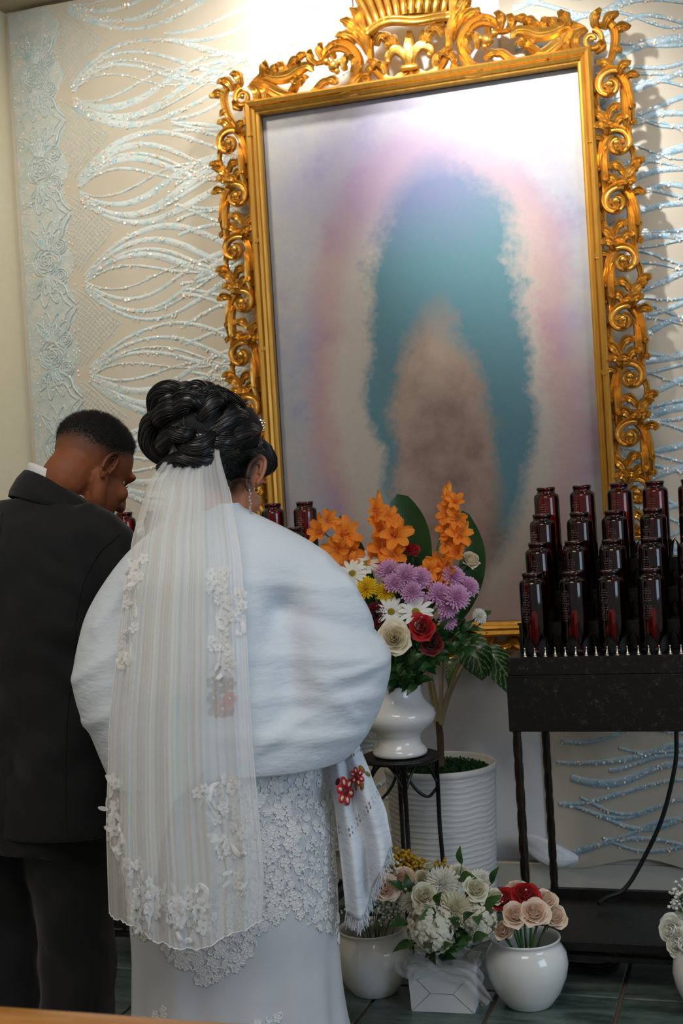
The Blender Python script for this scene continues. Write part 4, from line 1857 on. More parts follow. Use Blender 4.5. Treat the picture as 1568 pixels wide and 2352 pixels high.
def bloom_hydrangea(n=85, seed=5):
    rd = random.Random(seed)
    mb = MB()
    for k in range(n):
        f = (k + .5) / n
        cz = 1 - f * 1.45
        el = math.asin(max(-1, cz))
        phi = k * 2.39996
        d = Vector((math.cos(el) * math.cos(phi), math.cos(el) * math.sin(phi), math.sin(el)))
        d = (d + Vector((rd.uniform(-.25, .25), rd.uniform(-.25, .25), rd.uniform(-.25, .25)))).normalized()
        c = Vector((d.x, d.y, d.z * .8)) * rd.uniform(.82, 1.0) + Vector((0, 0, .35))
        a0 = d.orthogonal().normalized()
        b0_ = d.cross(a0)
        ro = rd.uniform(0, 6)
        for p in range(4):
            a = ro + p * PI / 2
            e1 = a0 * math.cos(a) + b0_ * math.sin(a)
            e2 = d.cross(e1)
            pts = []
            for i in range(4):
                s = i / 3
                w = .115 * (.3, 1.0, 1.05, .45)[i]
                for v in (-1, 0, 1):
                    pts.append(c + e1 * (.22 * s) + e2 * (w * v) + d * (.05 * math.sin(PI * s) + (.03 * abs(v)) - .05 * s * s * rd.random()))
            mb.grid(pts, 4, 3)
    mb.ell((0, 0, .35), (.72, .72, .58), nu=8, nv=12, mi=1)
    return mb


def bloom_trumpet(seed=6):
    """gladiolus floret: funnel of six ruffled petals"""
    rd = random.Random(seed)
    mb = MB()
    for k in range(6):
        phi = k * PI / 3 + (.1 if k % 2 else 0)
        sc = .92 if k % 2 else 1.08
        pts = []
        for i in range(8):
            s = i / 7
            r = .10 + .16 * s + .80 * max(0, s - .25) ** 1.35 * sc
            z = 1.0 * s ** .8 - .38 * max(0, s - .6) * 1.4
            hw_ = (.55 + .35 * s) if s < .7 else (.80 - 1.6 * (s - .7))
            for j in range(7):
                v = 2 * j / 6 - 1
                a = phi + v * hw_ * .75
                ru = .085 * math.sin(7 * v + k * 2 + seed) * s * s
                pts.append((r * math.cos(a) * (1 - .10 * v * v), r * math.sin(a) * (1 - .10 * v * v), z + ru + .08 * v * v * s))
        mb.grid(pts, 8, 7)
    for k in range(3):
        a = k * 2.1
        mb.tube([(0, 0, .15), (.05 * math.cos(a), .05 * math.sin(a), .5), (.12 * math.cos(a), .12 * math.sin(a), .85)], [.02, .015, .03], n=5)
    return mb


def mk(mb, name, *mats):
    me = mb.mesh(name)
    for m_ in mats:
        me.materials.append(MT[m_])
    return me


BL = {}
_r1, _r2, _rb = bloom_rose(24, 1.0, 11), bloom_rose(22, .92, 12), bloom_rose(16, .62, 13)
for c in ('red', 'darkred', 'cream', 'peach', 'ivory', 'white'):
    BL['rose_' + c] = mk(_r1, 'bloom', c, 'leafdark')
    BL['rose2_' + c] = mk(_r2, 'bloom', c, 'leafdark')
    BL['bud_' + c] = mk(_rb, 'bloom', c, 'leafdark')
BL['mum_lilac'] = mk(bloom_mum(100, 2, .10), 'bloom', 'lilac')
BL['mum_white'] = mk(bloom_mum(190, 3, .060, .10), 'bloom', 'white')
BL['mum_ivory'] = mk(bloom_mum(190, 5, .060, .16), 'bloom', 'ivory')
BL['mum_yellow'] = mk(bloom_mum(150, 4, .075, .05, -.05), 'bloom', 'yellow')
BL['daisy'] = mk(bloom_daisy(), 'bloom', 'white', 'pollen')
BL['carnation'] = mk(bloom_carnation(), 'bloom', 'darkred', 'leafdark')
BL['hydrangea'] = mk(bloom_hydrangea(), 'bloom', 'hydra', 'hydra')
BL['trumpet'] = [mk(bloom_trumpet(s), 'floret', 'orange') for s in (1, 2, 3)]
_q = MB()
_q.ell((0, 0, .05), (.10, .10, .10), nu=5, nv=8)
BL['pearl'] = mk(_q, 'pearl_pin', 'pearl')

# small leaf mesh lying along +X, up +Z
def small_leaf(wd=.30, bend=.18, name='leaf', mat='leafdark', lob=0):
    mb = MB()
    pts = []
    nu, nv = 9, 5
    for i in range(nu):
        s = i / (nu - 1)
        w = wd * math.sin(PI * min(1, s ** .8 + .02)) ** .9 * .5 + .004
        if lob:
            w *= 1 + .35 * math.sin(s * 6 * PI)
        for j in range(nv):
            v = 2 * j / (nv - 1) - 1
            pts.append((s, v * w, bend * math.sin(PI * s * .9) - .35 * bend * s * s * 2 + .12 * w * abs(v)))
    mb.grid(pts, nu, nv)
    return mk(mb, name, mat)


LF = {'dark': small_leaf(.42), 'mid': small_leaf(.46, .15, 'leaf', 'leafmid'), 'fern': small_leaf(.5, .2, 'leaf', 'leafdark', 1)}


def aim(d, roll=0.0):
    qd = Vector(d).to_track_quat('Z', 'Y')
    return (qd @ Matrix.Rotation(roll, 3, 'Z').to_quaternion()).to_euler()


def flower(name, label, cat, bloom, pos, d, r, base, group, stem='stem', pin=False, sr=.0028):
    """pos = centre of the bloom, base = where the stem ends in its vessel"""
    t = thing(name, label, cat, base, 0, group)
    P, Bz = Vector(pos), Vector(base)
    d = Vector(d).normalized()
    neck = P - d * (r * .35) - Bz
    o = mkobj('bloom', BL[bloom], None, t)
    o.location = neck
    o.rotation_euler = aim(d, random.uniform(0, 6.28))
    o.scale = (r,) * 3
    if pin:
        p = mkobj('pearl_pin', BL['pearl'], None, t)
        p.location = neck + d * r * .92
        p.scale = (r * .75,) * 3
    mb = MB()
    L = neck.length
    mb.tube(spline([(0, 0, 0), neck * .35 + Vector((0, 0, L * .12)), neck - d * (L * .18), neck], 10), sr, n=6)
    mb.build('stem', MT[stem], t)
    return t


def sprig(name, label, base, tip, n, size, kind, group, spread=1.0):
    t = thing(name, label, 'foliage', base, 0, group)
    B_, T_ = Vector(base), Vector(tip)
    v = T_ - B_
    P = spline([(0, 0, 0), v * .5 + Vector((0, 0, v.length * .10)), v], 12)
    mb = MB()
    mb.tube(P, [.0022 - .0012 * i / 11 for i in range(12)], n=5)
    mb.build('stem', MT['stem'], t)
    for k in range(n):
        s = .30 + .70 * k / max(1, n - 1)
        i = min(11, int(s * 11))
        tg = (P[min(i + 1, 11)] - P[max(i - 1, 0)]).normalized()
        sd = tg.cross(Vector((random.uniform(-.4, .4), -.6, .8))).normalized() * (1 if k % 2 else -1)
        d = (tg * (.6 if k < n - 1 else 2) + sd * spread + Vector((random.uniform(-.2, .2), random.uniform(-.5, .1), random.uniform(-.2, .3)))).normalized()
        o = mkobj('leaf', LF[kind], None, t)
        o.location = P[i]
        upv = Vector((random.uniform(-.4, .4), -.7, .6))
        y = upv.cross(d).normalized()
        zz_ = d.cross(y)
        o.rotation_euler = Matrix((d, y, zz_)).transposed().to_euler()
        o.scale = (size * random.uniform(.8, 1.15),) * 3
    return t


CAMDIR = Vector((.35, -.9, .25))                       # outward side of the arrangements (towards the aisle)


def face(pos, centre, out=.6, up=.35):
    v = Vector(pos) - Vector(centre)
    v = v.normalized() * out + CAMDIR.normalized() * .75 + Vector((0, 0, up))
    return v
BROAD, VFOL, BFOL, GYP, GOLD, LIS, LGYP = [], [], [], [], [], [], []
# ---- bouquet in the pedestal vase
flower('rose', 'half-open red rose between the orange gladioli in the pedestal vase', 'rose', 'bud_red', (-0.944, -0.814, 1.188), face((-0.944, -0.814, 1.188), (-1.0, -.74, 1.02), 0.6, 0.35), 0.0342, (SX + -0.016, SY + 0.003, STZ + .155), 'flowers in the pedestal vase', pin=False, sr=0.0028)
flower('rose', 'half-open cream rose high in the pedestal vase beside a broad leaf', 'rose', 'bud_cream', (-0.789, -0.765, 1.151), face((-0.789, -0.765, 1.151), (-1.0, -.74, 1.02), 0.6, 0.35), 0.0403, (SX + -0.008, SY + 0.006, STZ + .155), 'flowers in the pedestal vase', pin=False, sr=0.0028)
flower('rose', 'wide open cream rose low in the pedestal vase beside the white shawl', 'rose', 'rose_cream', (-0.965, -0.971, 0.965), face((-0.965, -0.971, 0.965), (-1.0, -.74, 1.02), 0.6, 0.35), 0.0469, (SX + 0.008, SY + -0.026, STZ + .155), 'flowers in the pedestal vase', pin=False, sr=0.0028)
flower('rose', 'bright red rose above the darkest rose of the pedestal vase', 'rose', 'rose_red', (-0.896, -0.938, 0.99), face((-0.896, -0.938, 0.99), (-1.0, -.74, 1.02), 0.6, 0.35), 0.0377, (SX + -0.029, SY + 0.020, STZ + .155), 'flowers in the pedestal vase', pin=False, sr=0.0028)
flower('rose', 'deep dark red rose at the lower rim of the vase bouquet', 'rose', 'rose2_darkred', (-0.876, -0.921, 0.944), face((-0.876, -0.921, 0.944), (-1.0, -.74, 1.02), 0.6, 0.35), 0.0366, (SX + -0.014, SY + -0.016, STZ + .155), 'flowers in the pedestal vase', pin=False, sr=0.0028)
flower('carnation', 'dark crimson carnation above the open cream rose in the vase', 'carnation', 'carnation', (-1.021, -0.946, 1.028), face((-1.021, -0.946, 1.028), (-1.0, -.74, 1.02), 0.6, 0.35), 0.0380, (SX + 0.030, SY + -0.002, STZ + .155), 'flowers in the pedestal vase', pin=False, sr=0.0028)
flower('daisy', 'white daisy above the yellow chrysanthemums beside the shawl', 'daisy', 'daisy', (-1.084, -0.944, 1.149), face((-1.084, -0.944, 1.149), (-1.0, -.74, 1.02), 0.6, 0.35), 0.0477, (SX + 0.020, SY + -0.001, STZ + .155), 'flowers in the pedestal vase', pin=False, sr=0.0028)
flower('daisy', 'white daisy under the orange gladiolus in the middle of the vase bouquet', 'daisy', 'daisy', (-1.058, -0.893, 1.173), face((-1.058, -0.893, 1.173), (-1.0, -.74, 1.02), 0.6, 0.35), 0.0459, (SX + 0.008, SY + -0.021, STZ + .155), 'flowers in the pedestal vase', pin=False, sr=0.0028)
flower('daisy', 'white daisy between the dark carnation and the lilac blooms', 'daisy', 'daisy', (-0.975, -0.952, 1.039), face((-0.975, -0.952, 1.039), (-1.0, -.74, 1.02), 0.6, 0.35), 0.0448, (SX + 0.008, SY + 0.022, STZ + .155), 'flowers in the pedestal vase', pin=False, sr=0.0028)
flower('daisy', 'white daisy directly above the bright red rose', 'daisy', 'daisy', (-0.907, -0.941, 1.036), face((-0.907, -0.941, 1.036), (-1.0, -.74, 1.02), 0.6, 0.35), 0.0494, (SX + 0.001, SY + 0.014, STZ + .155), 'flowers in the pedestal vase', pin=False, sr=0.0028)
flower('chrysanthemum', 'larger yellow chrysanthemum next to the white shawl', 'chrysanthemum', 'mum_yellow', (-1.044, -0.953, 1.105), face((-1.044, -0.953, 1.105), (-1.0, -.74, 1.02), 0.6, 0.35), 0.0368, (SX + 0.010, SY + -0.026, STZ + .155), 'flowers in the pedestal vase', pin=False, sr=0.0028)
flower('chrysanthemum', 'smaller yellow chrysanthemum under the lilac cluster', 'chrysanthemum', 'mum_yellow', (-0.996, -0.927, 1.089), face((-0.996, -0.927, 1.089), (-1.0, -.74, 1.02), 0.6, 0.35), 0.0309, (SX + 0.015, SY + 0.005, STZ + .155), 'flowers in the pedestal vase', pin=False, sr=0.0028)
flower('chrysanthemum', 'small white chrysanthemum sticking out above the variegated leaves', 'chrysanthemum', 'mum_white', (-0.762, -0.8, 1.003), face((-0.762, -0.8, 1.003), (-1.0, -.74, 1.02), 0.6, 0.35), 0.0241, (SX + -0.012, SY + -0.028, STZ + .155), 'flowers in the pedestal vase', pin=False, sr=0.0028)
flower('chrysanthemum', 'lilac chrysanthemum of the cluster beside the yellow blooms', 'chrysanthemum', 'mum_lilac', (-0.985, -0.912, 1.148), face((-0.985, -0.912, 1.148), (-1.0, -.74, 1.02), 0.6, 0.35), 0.0382, (SX + 0.022, SY + -0.002, STZ + .155), 'lilac cluster beside the yellow blooms', pin=False, sr=0.0028)
flower('chrysanthemum', 'lilac chrysanthemum of the cluster beside the yellow blooms', 'chrysanthemum', 'mum_lilac', (-0.938, -0.918, 1.134), face((-0.938, -0.918, 1.134), (-1.0, -.74, 1.02), 0.6, 0.35), 0.0403, (SX + 0.013, SY + 0.023, STZ + .155), 'lilac cluster beside the yellow blooms', pin=False, sr=0.0028)
flower('chrysanthemum', 'lilac chrysanthemum of the cluster beside the yellow blooms', 'chrysanthemum', 'mum_lilac', (-0.904, -0.897, 1.123), face((-0.904, -0.897, 1.123), (-1.0, -.74, 1.02), 0.6, 0.35), 0.0381, (SX + 0.013, SY + 0.025, STZ + .155), 'lilac cluster beside the yellow blooms', pin=False, sr=0.0028)
flower('chrysanthemum', 'lilac chrysanthemum of the cluster beside the yellow blooms', 'chrysanthemum', 'mum_lilac', (-0.965, -0.938, 1.115), face((-0.965, -0.938, 1.115), (-1.0, -.74, 1.02), 0.6, 0.35), 0.0331, (SX + -0.006, SY + 0.018, STZ + .155), 'lilac cluster beside the yellow blooms', pin=False, sr=0.0028)
flower('chrysanthemum', 'lilac chrysanthemum of the cluster beside the yellow blooms', 'chrysanthemum', 'mum_lilac', (-0.919, -0.933, 1.09), face((-0.919, -0.933, 1.09), (-1.0, -.74, 1.02), 0.6, 0.35), 0.0354, (SX + -0.003, SY + 0.026, STZ + .155), 'lilac cluster beside the yellow blooms', pin=False, sr=0.0028)
flower('chrysanthemum', 'lilac chrysanthemum of the cluster beside the yellow blooms', 'chrysanthemum', 'mum_lilac', (-0.902, -0.907, 1.061), face((-0.902, -0.907, 1.061), (-1.0, -.74, 1.02), 0.6, 0.35), 0.0261, (SX + 0.023, SY + -0.024, STZ + .155), 'lilac cluster beside the yellow blooms', pin=False, sr=0.0028)
flower('chrysanthemum', 'lilac chrysanthemum of the cluster under the high cream rose', 'chrysanthemum', 'mum_lilac', (-0.82, -0.838, 1.121), face((-0.82, -0.838, 1.121), (-1.0, -.74, 1.02), 0.6, 0.35), 0.0360, (SX + -0.022, SY + -0.017, STZ + .155), 'lilac cluster under the cream rose', pin=False, sr=0.0028)
flower('chrysanthemum', 'lilac chrysanthemum of the cluster under the high cream rose', 'chrysanthemum', 'mum_lilac', (-0.853, -0.881, 1.076), face((-0.853, -0.881, 1.076), (-1.0, -.74, 1.02), 0.6, 0.35), 0.0381, (SX + 0.028, SY + -0.004, STZ + .155), 'lilac cluster under the cream rose', pin=False, sr=0.0028)
flower('chrysanthemum', 'lilac chrysanthemum of the cluster under the high cream rose', 'chrysanthemum', 'mum_lilac', (-0.804, -0.876, 1.066), face((-0.804, -0.876, 1.066), (-1.0, -.74, 1.02), 0.6, 0.35), 0.0403, (SX + 0.008, SY + -0.012, STZ + .155), 'lilac cluster under the cream rose', pin=False, sr=0.0028)
flower('chrysanthemum', 'lilac chrysanthemum of the cluster under the high cream rose', 'chrysanthemum', 'mum_lilac', (-0.782, -0.826, 1.089), face((-0.782, -0.826, 1.089), (-1.0, -.74, 1.02), 0.6, 0.35), 0.0336, (SX + 0.000, SY + -0.007, STZ + .155), 'lilac cluster under the cream rose', pin=False, sr=0.0028)
flower('chrysanthemum', 'lilac chrysanthemum of the cluster under the high cream rose', 'chrysanthemum', 'mum_lilac', (-0.833, -0.875, 1.035), face((-0.833, -0.875, 1.035), (-1.0, -.74, 1.02), 0.6, 0.35), 0.0333, (SX + -0.009, SY + 0.005, STZ + .155), 'lilac cluster under the cream rose', pin=False, sr=0.0028)
flower('chrysanthemum', 'lilac chrysanthemum of the cluster under the high cream rose', 'chrysanthemum', 'mum_lilac', (-0.837, -0.866, 0.999), face((-0.837, -0.866, 0.999), (-1.0, -.74, 1.02), 0.6, 0.35), 0.0286, (SX + 0.005, SY + 0.024, STZ + .155), 'lilac cluster under the cream rose', pin=False, sr=0.0028)
GLADS = []
GLADS.append(('orange gladiolus leaning out over the white shawl', [((-1.185, -0.891, 1.259), 0.0317), ((-1.157, -0.903, 1.29), 0.0293), ((-1.121, -0.871, 1.248), 0.0415), ((-1.135, -0.897, 1.208), 0.0366), ((-1.109, -0.867, 1.198), 0.0366), ((-1.108, -0.889, 1.167), 0.0293)]))
GLADS.append(('orange gladiolus in the middle of the bouquet, in front of the large green leaf', [((-1.029, -0.861, 1.311), 0.0315), ((-0.992, -0.871, 1.288), 0.0291), ((-1.02, -0.859, 1.258), 0.0413), ((-0.977, -0.866, 1.241), 0.0437), ((-1.013, -0.858, 1.203), 0.0437), ((-0.981, -0.868, 1.178), 0.0364), ((-1.027, -0.862, 1.168), 0.0315)]))
GLADS.append(('tallest orange gladiolus, beside the high cream rose', [((-0.838, -0.8, 1.326), 0.0218), ((-0.812, -0.812, 1.322), 0.0243), ((-0.835, -0.799, 1.289), 0.0315), ((-0.809, -0.812, 1.276), 0.0291), ((-0.84, -0.801, 1.247), 0.034), ((-0.809, -0.812, 1.228), 0.0364), ((-0.84, -0.802, 1.205), 0.0364), ((-0.814, -0.814, 1.182), 0.034), ((-0.866, -0.811, 1.145), 0.0364), ((-0.839, -0.823, 1.131), 0.0364), ((-0.885, -0.817, 1.11), 0.0364), ((-0.891, -0.84, 1.136), 0.0291)]))
BROAD.append(('broad dark green leaf standing behind the middle gladiolus', [(-0.985, -0.746, 0.921), (-0.969, -0.739, 1.107), (-0.968, -0.737, 1.245), (-0.995, -0.745, 1.352)], 0.115))
BROAD.append(('broad dark green leaf behind the high cream rose', [(-0.914, -0.723, 0.917), (-0.829, -0.695, 1.049), (-0.799, -0.684, 1.172), (-0.822, -0.69, 1.295)], 0.075))
BROAD.append(('narrow dark green leaf behind the gladiolus by the shawl', [(-1.034, -0.762, 0.899), (-1.085, -0.777, 1.052), (-1.119, -0.787, 1.192), (-1.154, -0.797, 1.301)], 0.062))
VFOL.append((-0.963, -0.961, 0.853))
VFOL.append((-0.918, -0.925, 0.835))
VFOL.append((-1.014, -0.924, 0.884))
VFOL.append((-0.847, -0.849, 0.907))
VFOL.append((-0.814, -0.817, 0.962))
VFOL.append((-0.793, -0.81, 0.925))
VFOL.append((-0.771, -0.782, 0.975))
VFOL.append((-0.924, -0.979, 0.902))
VFOL.append((-0.863, -0.938, 0.889))
VFOL.append((-0.817, -0.838, 1.025))
VFOL.append((-1.027, -0.907, 0.954))
VFOL.append((-0.892, -0.862, 1.018))
VFOL.append((-0.973, -0.868, 0.996))
VFOL.append((-0.857, -0.894, 0.96))
# ---- white bouquet in the gift box
flower('rose', 'ivory rose beside the goldenrod leaves in the gift box', 'rose', 'rose_ivory', (-0.874, -1.148, 0.323), face((-0.874, -1.148, 0.323), (-.86, -1.0, .20), 0.6, 0.35), 0.0355, (-0.853, -0.998, .085), 'flowers in the gift box', pin=False, sr=0.0028)
flower('rose', 'ivory rose among the white chrysanthemums, near the rack leg side of the gift box', 'rose', 'rose2_ivory', (-0.752, -1.098, 0.331), face((-0.752, -1.098, 0.331), (-.86, -1.0, .20), 0.6, 0.35), 0.0356, (-0.843, -0.995, .085), 'flowers in the gift box', pin=False, sr=0.0028)
flower('rose', 'ivory rosebud hanging out towards the red roses', 'rose', 'bud_ivory', (-0.711, -1.064, 0.301), face((-0.711, -1.064, 0.301), (-.86, -1.0, .20), 0.6, 0.35), 0.0314, (-0.854, -1.028, .085), 'flowers in the gift box', pin=False, sr=0.0028)
flower('rose', 'small ivory rosebud at the back of the gift box beside the goldenrod', 'rose', 'bud_ivory', (-0.891, -1.027, 0.363), face((-0.891, -1.027, 0.363), (-.86, -1.0, .20), 0.6, 0.35), 0.0196, (-0.842, -0.996, .085), 'flowers in the gift box', pin=False, sr=0.0028)
flower('rose', 'pale ivory rose at the top back of the gift box bouquet', 'rose', 'rose2_ivory', (-0.808, -1.032, 0.349), face((-0.808, -1.032, 0.349), (-.86, -1.0, .20), 0.6, 0.35), 0.0296, (-0.840, -1.012, .085), 'flowers in the gift box', pin=False, sr=0.0028)
flower('rose', 'pale ivory rose behind the upper white chrysanthemum', 'rose', 'rose2_ivory', (-0.903, -1.052, 0.341), face((-0.903, -1.052, 0.341), (-.86, -1.0, .20), 0.6, 0.35), 0.0252, (-0.851, -1.027, .085), 'flowers in the gift box', pin=False, sr=0.0028)
flower('chrysanthemum', 'upper large white spider chrysanthemum in the gift box', 'chrysanthemum', 'mum_white', (-0.836, -1.104, 0.351), face((-0.836, -1.104, 0.351), (-.86, -1.0, .20), 0.6, 0.35), 0.0493, (-0.844, -1.012, .085), 'flowers in the gift box', pin=False, sr=0.0028)
flower('chrysanthemum', 'lower large white chrysanthemum above the hydrangea', 'chrysanthemum', 'mum_ivory', (-0.797, -1.144, 0.297), face((-0.797, -1.144, 0.297), (-.86, -1.0, .20), 0.6, 0.35), 0.0508, (-0.877, -1.032, .085), 'flowers in the gift box', pin=False, sr=0.0028)
flower('chrysanthemum', 'white chrysanthemum behind the ivory rosebud of the gift box', 'chrysanthemum', 'mum_white', (-0.75, -1.034, 0.336), face((-0.75, -1.034, 0.336), (-.86, -1.0, .20), 0.6, 0.35), 0.0385, (-0.843, -0.995, .085), 'flowers in the gift box', pin=False, sr=0.0028)
flower('chrysanthemum', 'white chrysanthemum turned towards the wedding dress', 'chrysanthemum', 'mum_white', (-0.925, -1.112, 0.303), face((-0.925, -1.112, 0.303), (-.86, -1.0, .20), 0.6, 0.35), 0.0338, (-0.889, -1.003, .085), 'flowers in the gift box', pin=False, sr=0.0028)
flower('hydrangea', 'large cream hydrangea head low in the gift box', 'hydrangea', 'hydrangea', (-0.855, -1.174, 0.252), face((-0.855, -1.174, 0.252), (-.86, -1.0, .20), 0.6, 0.35), 0.0638, (-0.869, -1.029, .085), 'flowers in the gift box', pin=False, sr=0.0028)
flower('hydrangea', 'smaller cream hydrangea head next to the pot of roses', 'hydrangea', 'hydrangea', (-0.748, -1.108, 0.257), face((-0.748, -1.108, 0.257), (-.86, -1.0, .20), 0.6, 0.35), 0.0488, (-0.876, -1.004, .085), 'flowers in the gift box', pin=False, sr=0.0028)
BFOL.append((-0.94, -1.117, 0.331))
BFOL.append((-0.831, -1.197, 0.32))
BFOL.append((-0.769, -1.178, 0.273))
BFOL.append((-0.75, -1.172, 0.226))
BFOL.append((-0.918, -1.226, 0.289))
BFOL.append((-0.787, -1.184, 0.215))
BFOL.append((-0.896, -1.219, 0.229))
BFOL.append((-0.792, -1.068, 0.386))
BFOL.append((-0.722, -1.046, 0.331))
BFOL.append((-0.715, -1.16, 0.3))
BFOL.append((-0.855, -1.206, 0.21))
BFOL.append((-0.819, -1.195, 0.208))
# ---- rose bouquet in the right pot
flower('rose', 'red rose with a pearl pin, nearer the gift box', 'rose', 'rose_red', (-0.693, -1.048, 0.29), face((-0.693, -1.048, 0.29), (-.655, -.98, .17), 0.6, 0.5), 0.0359, (-0.649, -0.992, .045), 'roses in the pot beside the gift box', pin=True, sr=0.0034)
flower('rose', 'red rose with a pearl pin, in the middle of the pot bouquet', 'rose', 'rose2_red', (-0.638, -1.03, 0.298), face((-0.638, -1.03, 0.298), (-.655, -.98, .17), 0.6, 0.5), 0.0404, (-0.653, -0.992, .045), 'roses in the pot beside the gift box', pin=True, sr=0.0034)
flower('rose', 'peach rose just under the two red roses', 'rose', 'rose2_peach', (-0.656, -1.089, 0.265), face((-0.656, -1.089, 0.265), (-.655, -.98, .17), 0.6, 0.5), 0.0365, (-0.652, -0.988, .045), 'roses in the pot beside the gift box', pin=False, sr=0.0034)
flower('rose', 'largest peach rose, in the middle of the pot bouquet', 'rose', 'rose_peach', (-0.61, -1.074, 0.268), face((-0.61, -1.074, 0.268), (-.655, -.98, .17), 0.6, 0.5), 0.0398, (-0.649, -0.977, .045), 'roses in the pot beside the gift box', pin=False, sr=0.0034)
flower('rose', 'peach rose drooping over the pot rim towards the gift box', 'rose', 'bud_peach', (-0.689, -1.089, 0.223), face((-0.689, -1.089, 0.223), (-.655, -.98, .17), 0.6, 0.5), 0.0377, (-0.655, -0.977, .045), 'roses in the pot beside the gift box', pin=False, sr=0.0034)
flower('rose', 'peach rose leaning towards the candle rack, upper one', 'rose', 'rose2_peach', (-0.591, -1.005, 0.28), face((-0.591, -1.005, 0.28), (-.655, -.98, .17), 0.6, 0.5), 0.0338, (-0.658, -0.992, .045), 'roses in the pot beside the gift box', pin=False, sr=0.0034)
flower('rose', 'peach rose with a loose outer petal leaning towards the candle rack', 'rose', 'rose_peach', (-0.576, -1.0, 0.237), face((-0.576, -1.0, 0.237), (-.655, -.98, .17), 0.6, 0.5), 0.0383, (-0.653, -0.992, .045), 'roses in the pot beside the gift box', pin=False, sr=0.0034)
flower('rose', 'pale peach rose behind the red roses', 'rose', 'rose2_peach', (-0.672, -0.957, 0.29), face((-0.672, -0.957, 0.29), (-.655, -.98, .17), 0.6, 0.5), 0.0322, (-0.660, -0.986, .045), 'roses in the pot beside the gift box', pin=False, sr=0.0034)
# ---- peach roses and gypsophila in the left pot
flower('rose', 'peach rose standing highest beside the wedding dress', 'rose', 'bud_peach', (-0.992, -1.07, 0.361), face((-0.992, -1.07, 0.361), (-1.075, -.97, .22), 0.6, 0.35), 0.0367, (-1.069, -0.978, .045), 'peach roses beside the wedding dress', pin=False, sr=0.0028)
flower('rose', 'open peach rose below the highest one, beside the shawl fringe', 'rose', 'rose_peach', (-0.986, -1.131, 0.336), face((-0.986, -1.131, 0.336), (-1.075, -.97, .22), 0.6, 0.35), 0.0406, (-1.083, -0.961, .045), 'peach roses beside the wedding dress', pin=False, sr=0.0028)
flower('rose', 'pale peach rose next to the goldenrod', 'rose', 'rose2_peach', (-0.958, -1.049, 0.338), face((-0.958, -1.049, 0.338), (-1.075, -.97, .22), 0.6, 0.35), 0.0345, (-1.076, -0.959, .045), 'peach roses beside the wedding dress', pin=False, sr=0.0028)
GYP.append((-1.03, -1.103, 0.372))
GYP.append((-1.046, -1.109, 0.316))
GYP.append((-1.057, -1.113, 0.271))
GYP.append((-1.013, -1.099, 0.268))
GYP.append((-0.963, -1.082, 0.299))
GYP.append((-0.975, -1.085, 0.38))
GYP.append((-1.022, -1.102, 0.303))
GYP.append((-0.929, -1.071, 0.314))
GYP.append((-1.079, -1.12, 0.261))
GYP.append((-0.976, -1.087, 0.26))
GOLD.append((-1.02, -0.953, 0.355))
GOLD.append((-0.993, -0.944, 0.36))
GOLD.append((-0.969, -0.937, 0.352))
GOLD.append((-0.947, -0.93, 0.336))
GOLD.append((-1.009, -0.95, 0.334))
GOLD.append((-0.889, -0.911, 0.327))
GOLD.append((-0.982, -0.941, 0.326))
LIS.append((-0.276, -0.956, 0.202))
LIS.append((-0.262, -0.973, 0.175))
LIS.append((-0.241, -0.924, 0.21))
LGYP.append((-0.266, -0.921, 0.259))
LGYP.append((-0.25, -0.916, 0.286))
LGYP.append((-0.229, -0.909, 0.251))
# gladioli: stem with a child per floret
for gi, (lab, fl) in enumerate(GLADS):
    base = Vector((SX + .012 * (gi - 1), SY + .01, STZ + .16))
    t = thing('gladiolus', lab, 'gladiolus', base, 0, 'flowers in the pedestal vase')
    tip = Vector(fl[0][0])
    lowp = Vector(fl[-1][0])
    P = spline([(0, 0, 0), (lowp - base) * .5 + Vector((0, 0, .03)), lowp - base + Vector((0, .03, 0)), tip - base + Vector((0, .03, 0))], 24)
    mb = MB()
    mb.tube(P, [.0045 - .0025 * i / 23 for i in range(24)], n=7)
    mb.build('stem', MT['stem'], t)
    for k, (p, r) in enumerate(fl):
        o = mkobj('floret', BL['trumpet'][k % 3], None, t)
        p = Vector(p)
        d = Vector((.30 + random.uniform(-.75, .75), -.85, random.uniform(.0, .55)))
        d.normalize()
        o.location = p - base - d * r * .7
        o.rotation_euler = aim(d, random.uniform(0, 6))
        s = r * 1.45
        o.scale = (s, s, s * 1.05)
    for k in range(2):
        mb = MB()
        c = tip - base + Vector((random.uniform(-.01, .01), .02, .012 + .012 * k))
        mb.tube([c, c + Vector((0, 0, .018)), c + Vector((0, -.004, .032))], [.006, .008, .002], n=7)
        mb.build('bud', MT['orange'], t)

for (lab, pts, w) in BROAD:
    base = Vector((SX, SY + .02, STZ + .17))
    t = thing('aspidistra_leaf', lab, 'leaf', base, 0, 'broad leaves in the pedestal vase')
    P = [Vector(p) - base for p in pts]
    mb = MB()
    mb.tube(spline([(0, 0, 0), P[0] * .6, P[0]], 8), .003, n=6)
    mb.build('stem', MT['stem'], t)
    leaf_obj('blade', P, w, (.25, -.9, .1), MT['leafdark'], t, cup=.18, nu=24, nv=9, prof_=lambda s: .12 + .9 * math.sin(PI * min(1, s * .93 + .02)) ** .75 if s < .97 else .02)

for i, p in enumerate(VFOL):
    sprig('leafy_sprig', 'dark green leafy sprig tucked under the blooms of the pedestal vase', (SX + random.uniform(-.03, .03), SY - .02, STZ + .17), p, 9, .055,
          'fern' if i % 3 == 0 else 'dark', 'leafy sprigs in the pedestal vase', 1.0)
for i, p in enumerate(BFOL):
    sprig('ruscus_sprig', 'glossy green ruscus sprig in the white gift box bouquet', (-.864 + random.uniform(-.02, .02), -1.02, .10), p, 5, .060,
          'mid' if i % 2 else 'dark', 'ruscus sprigs in the gift box', .9)


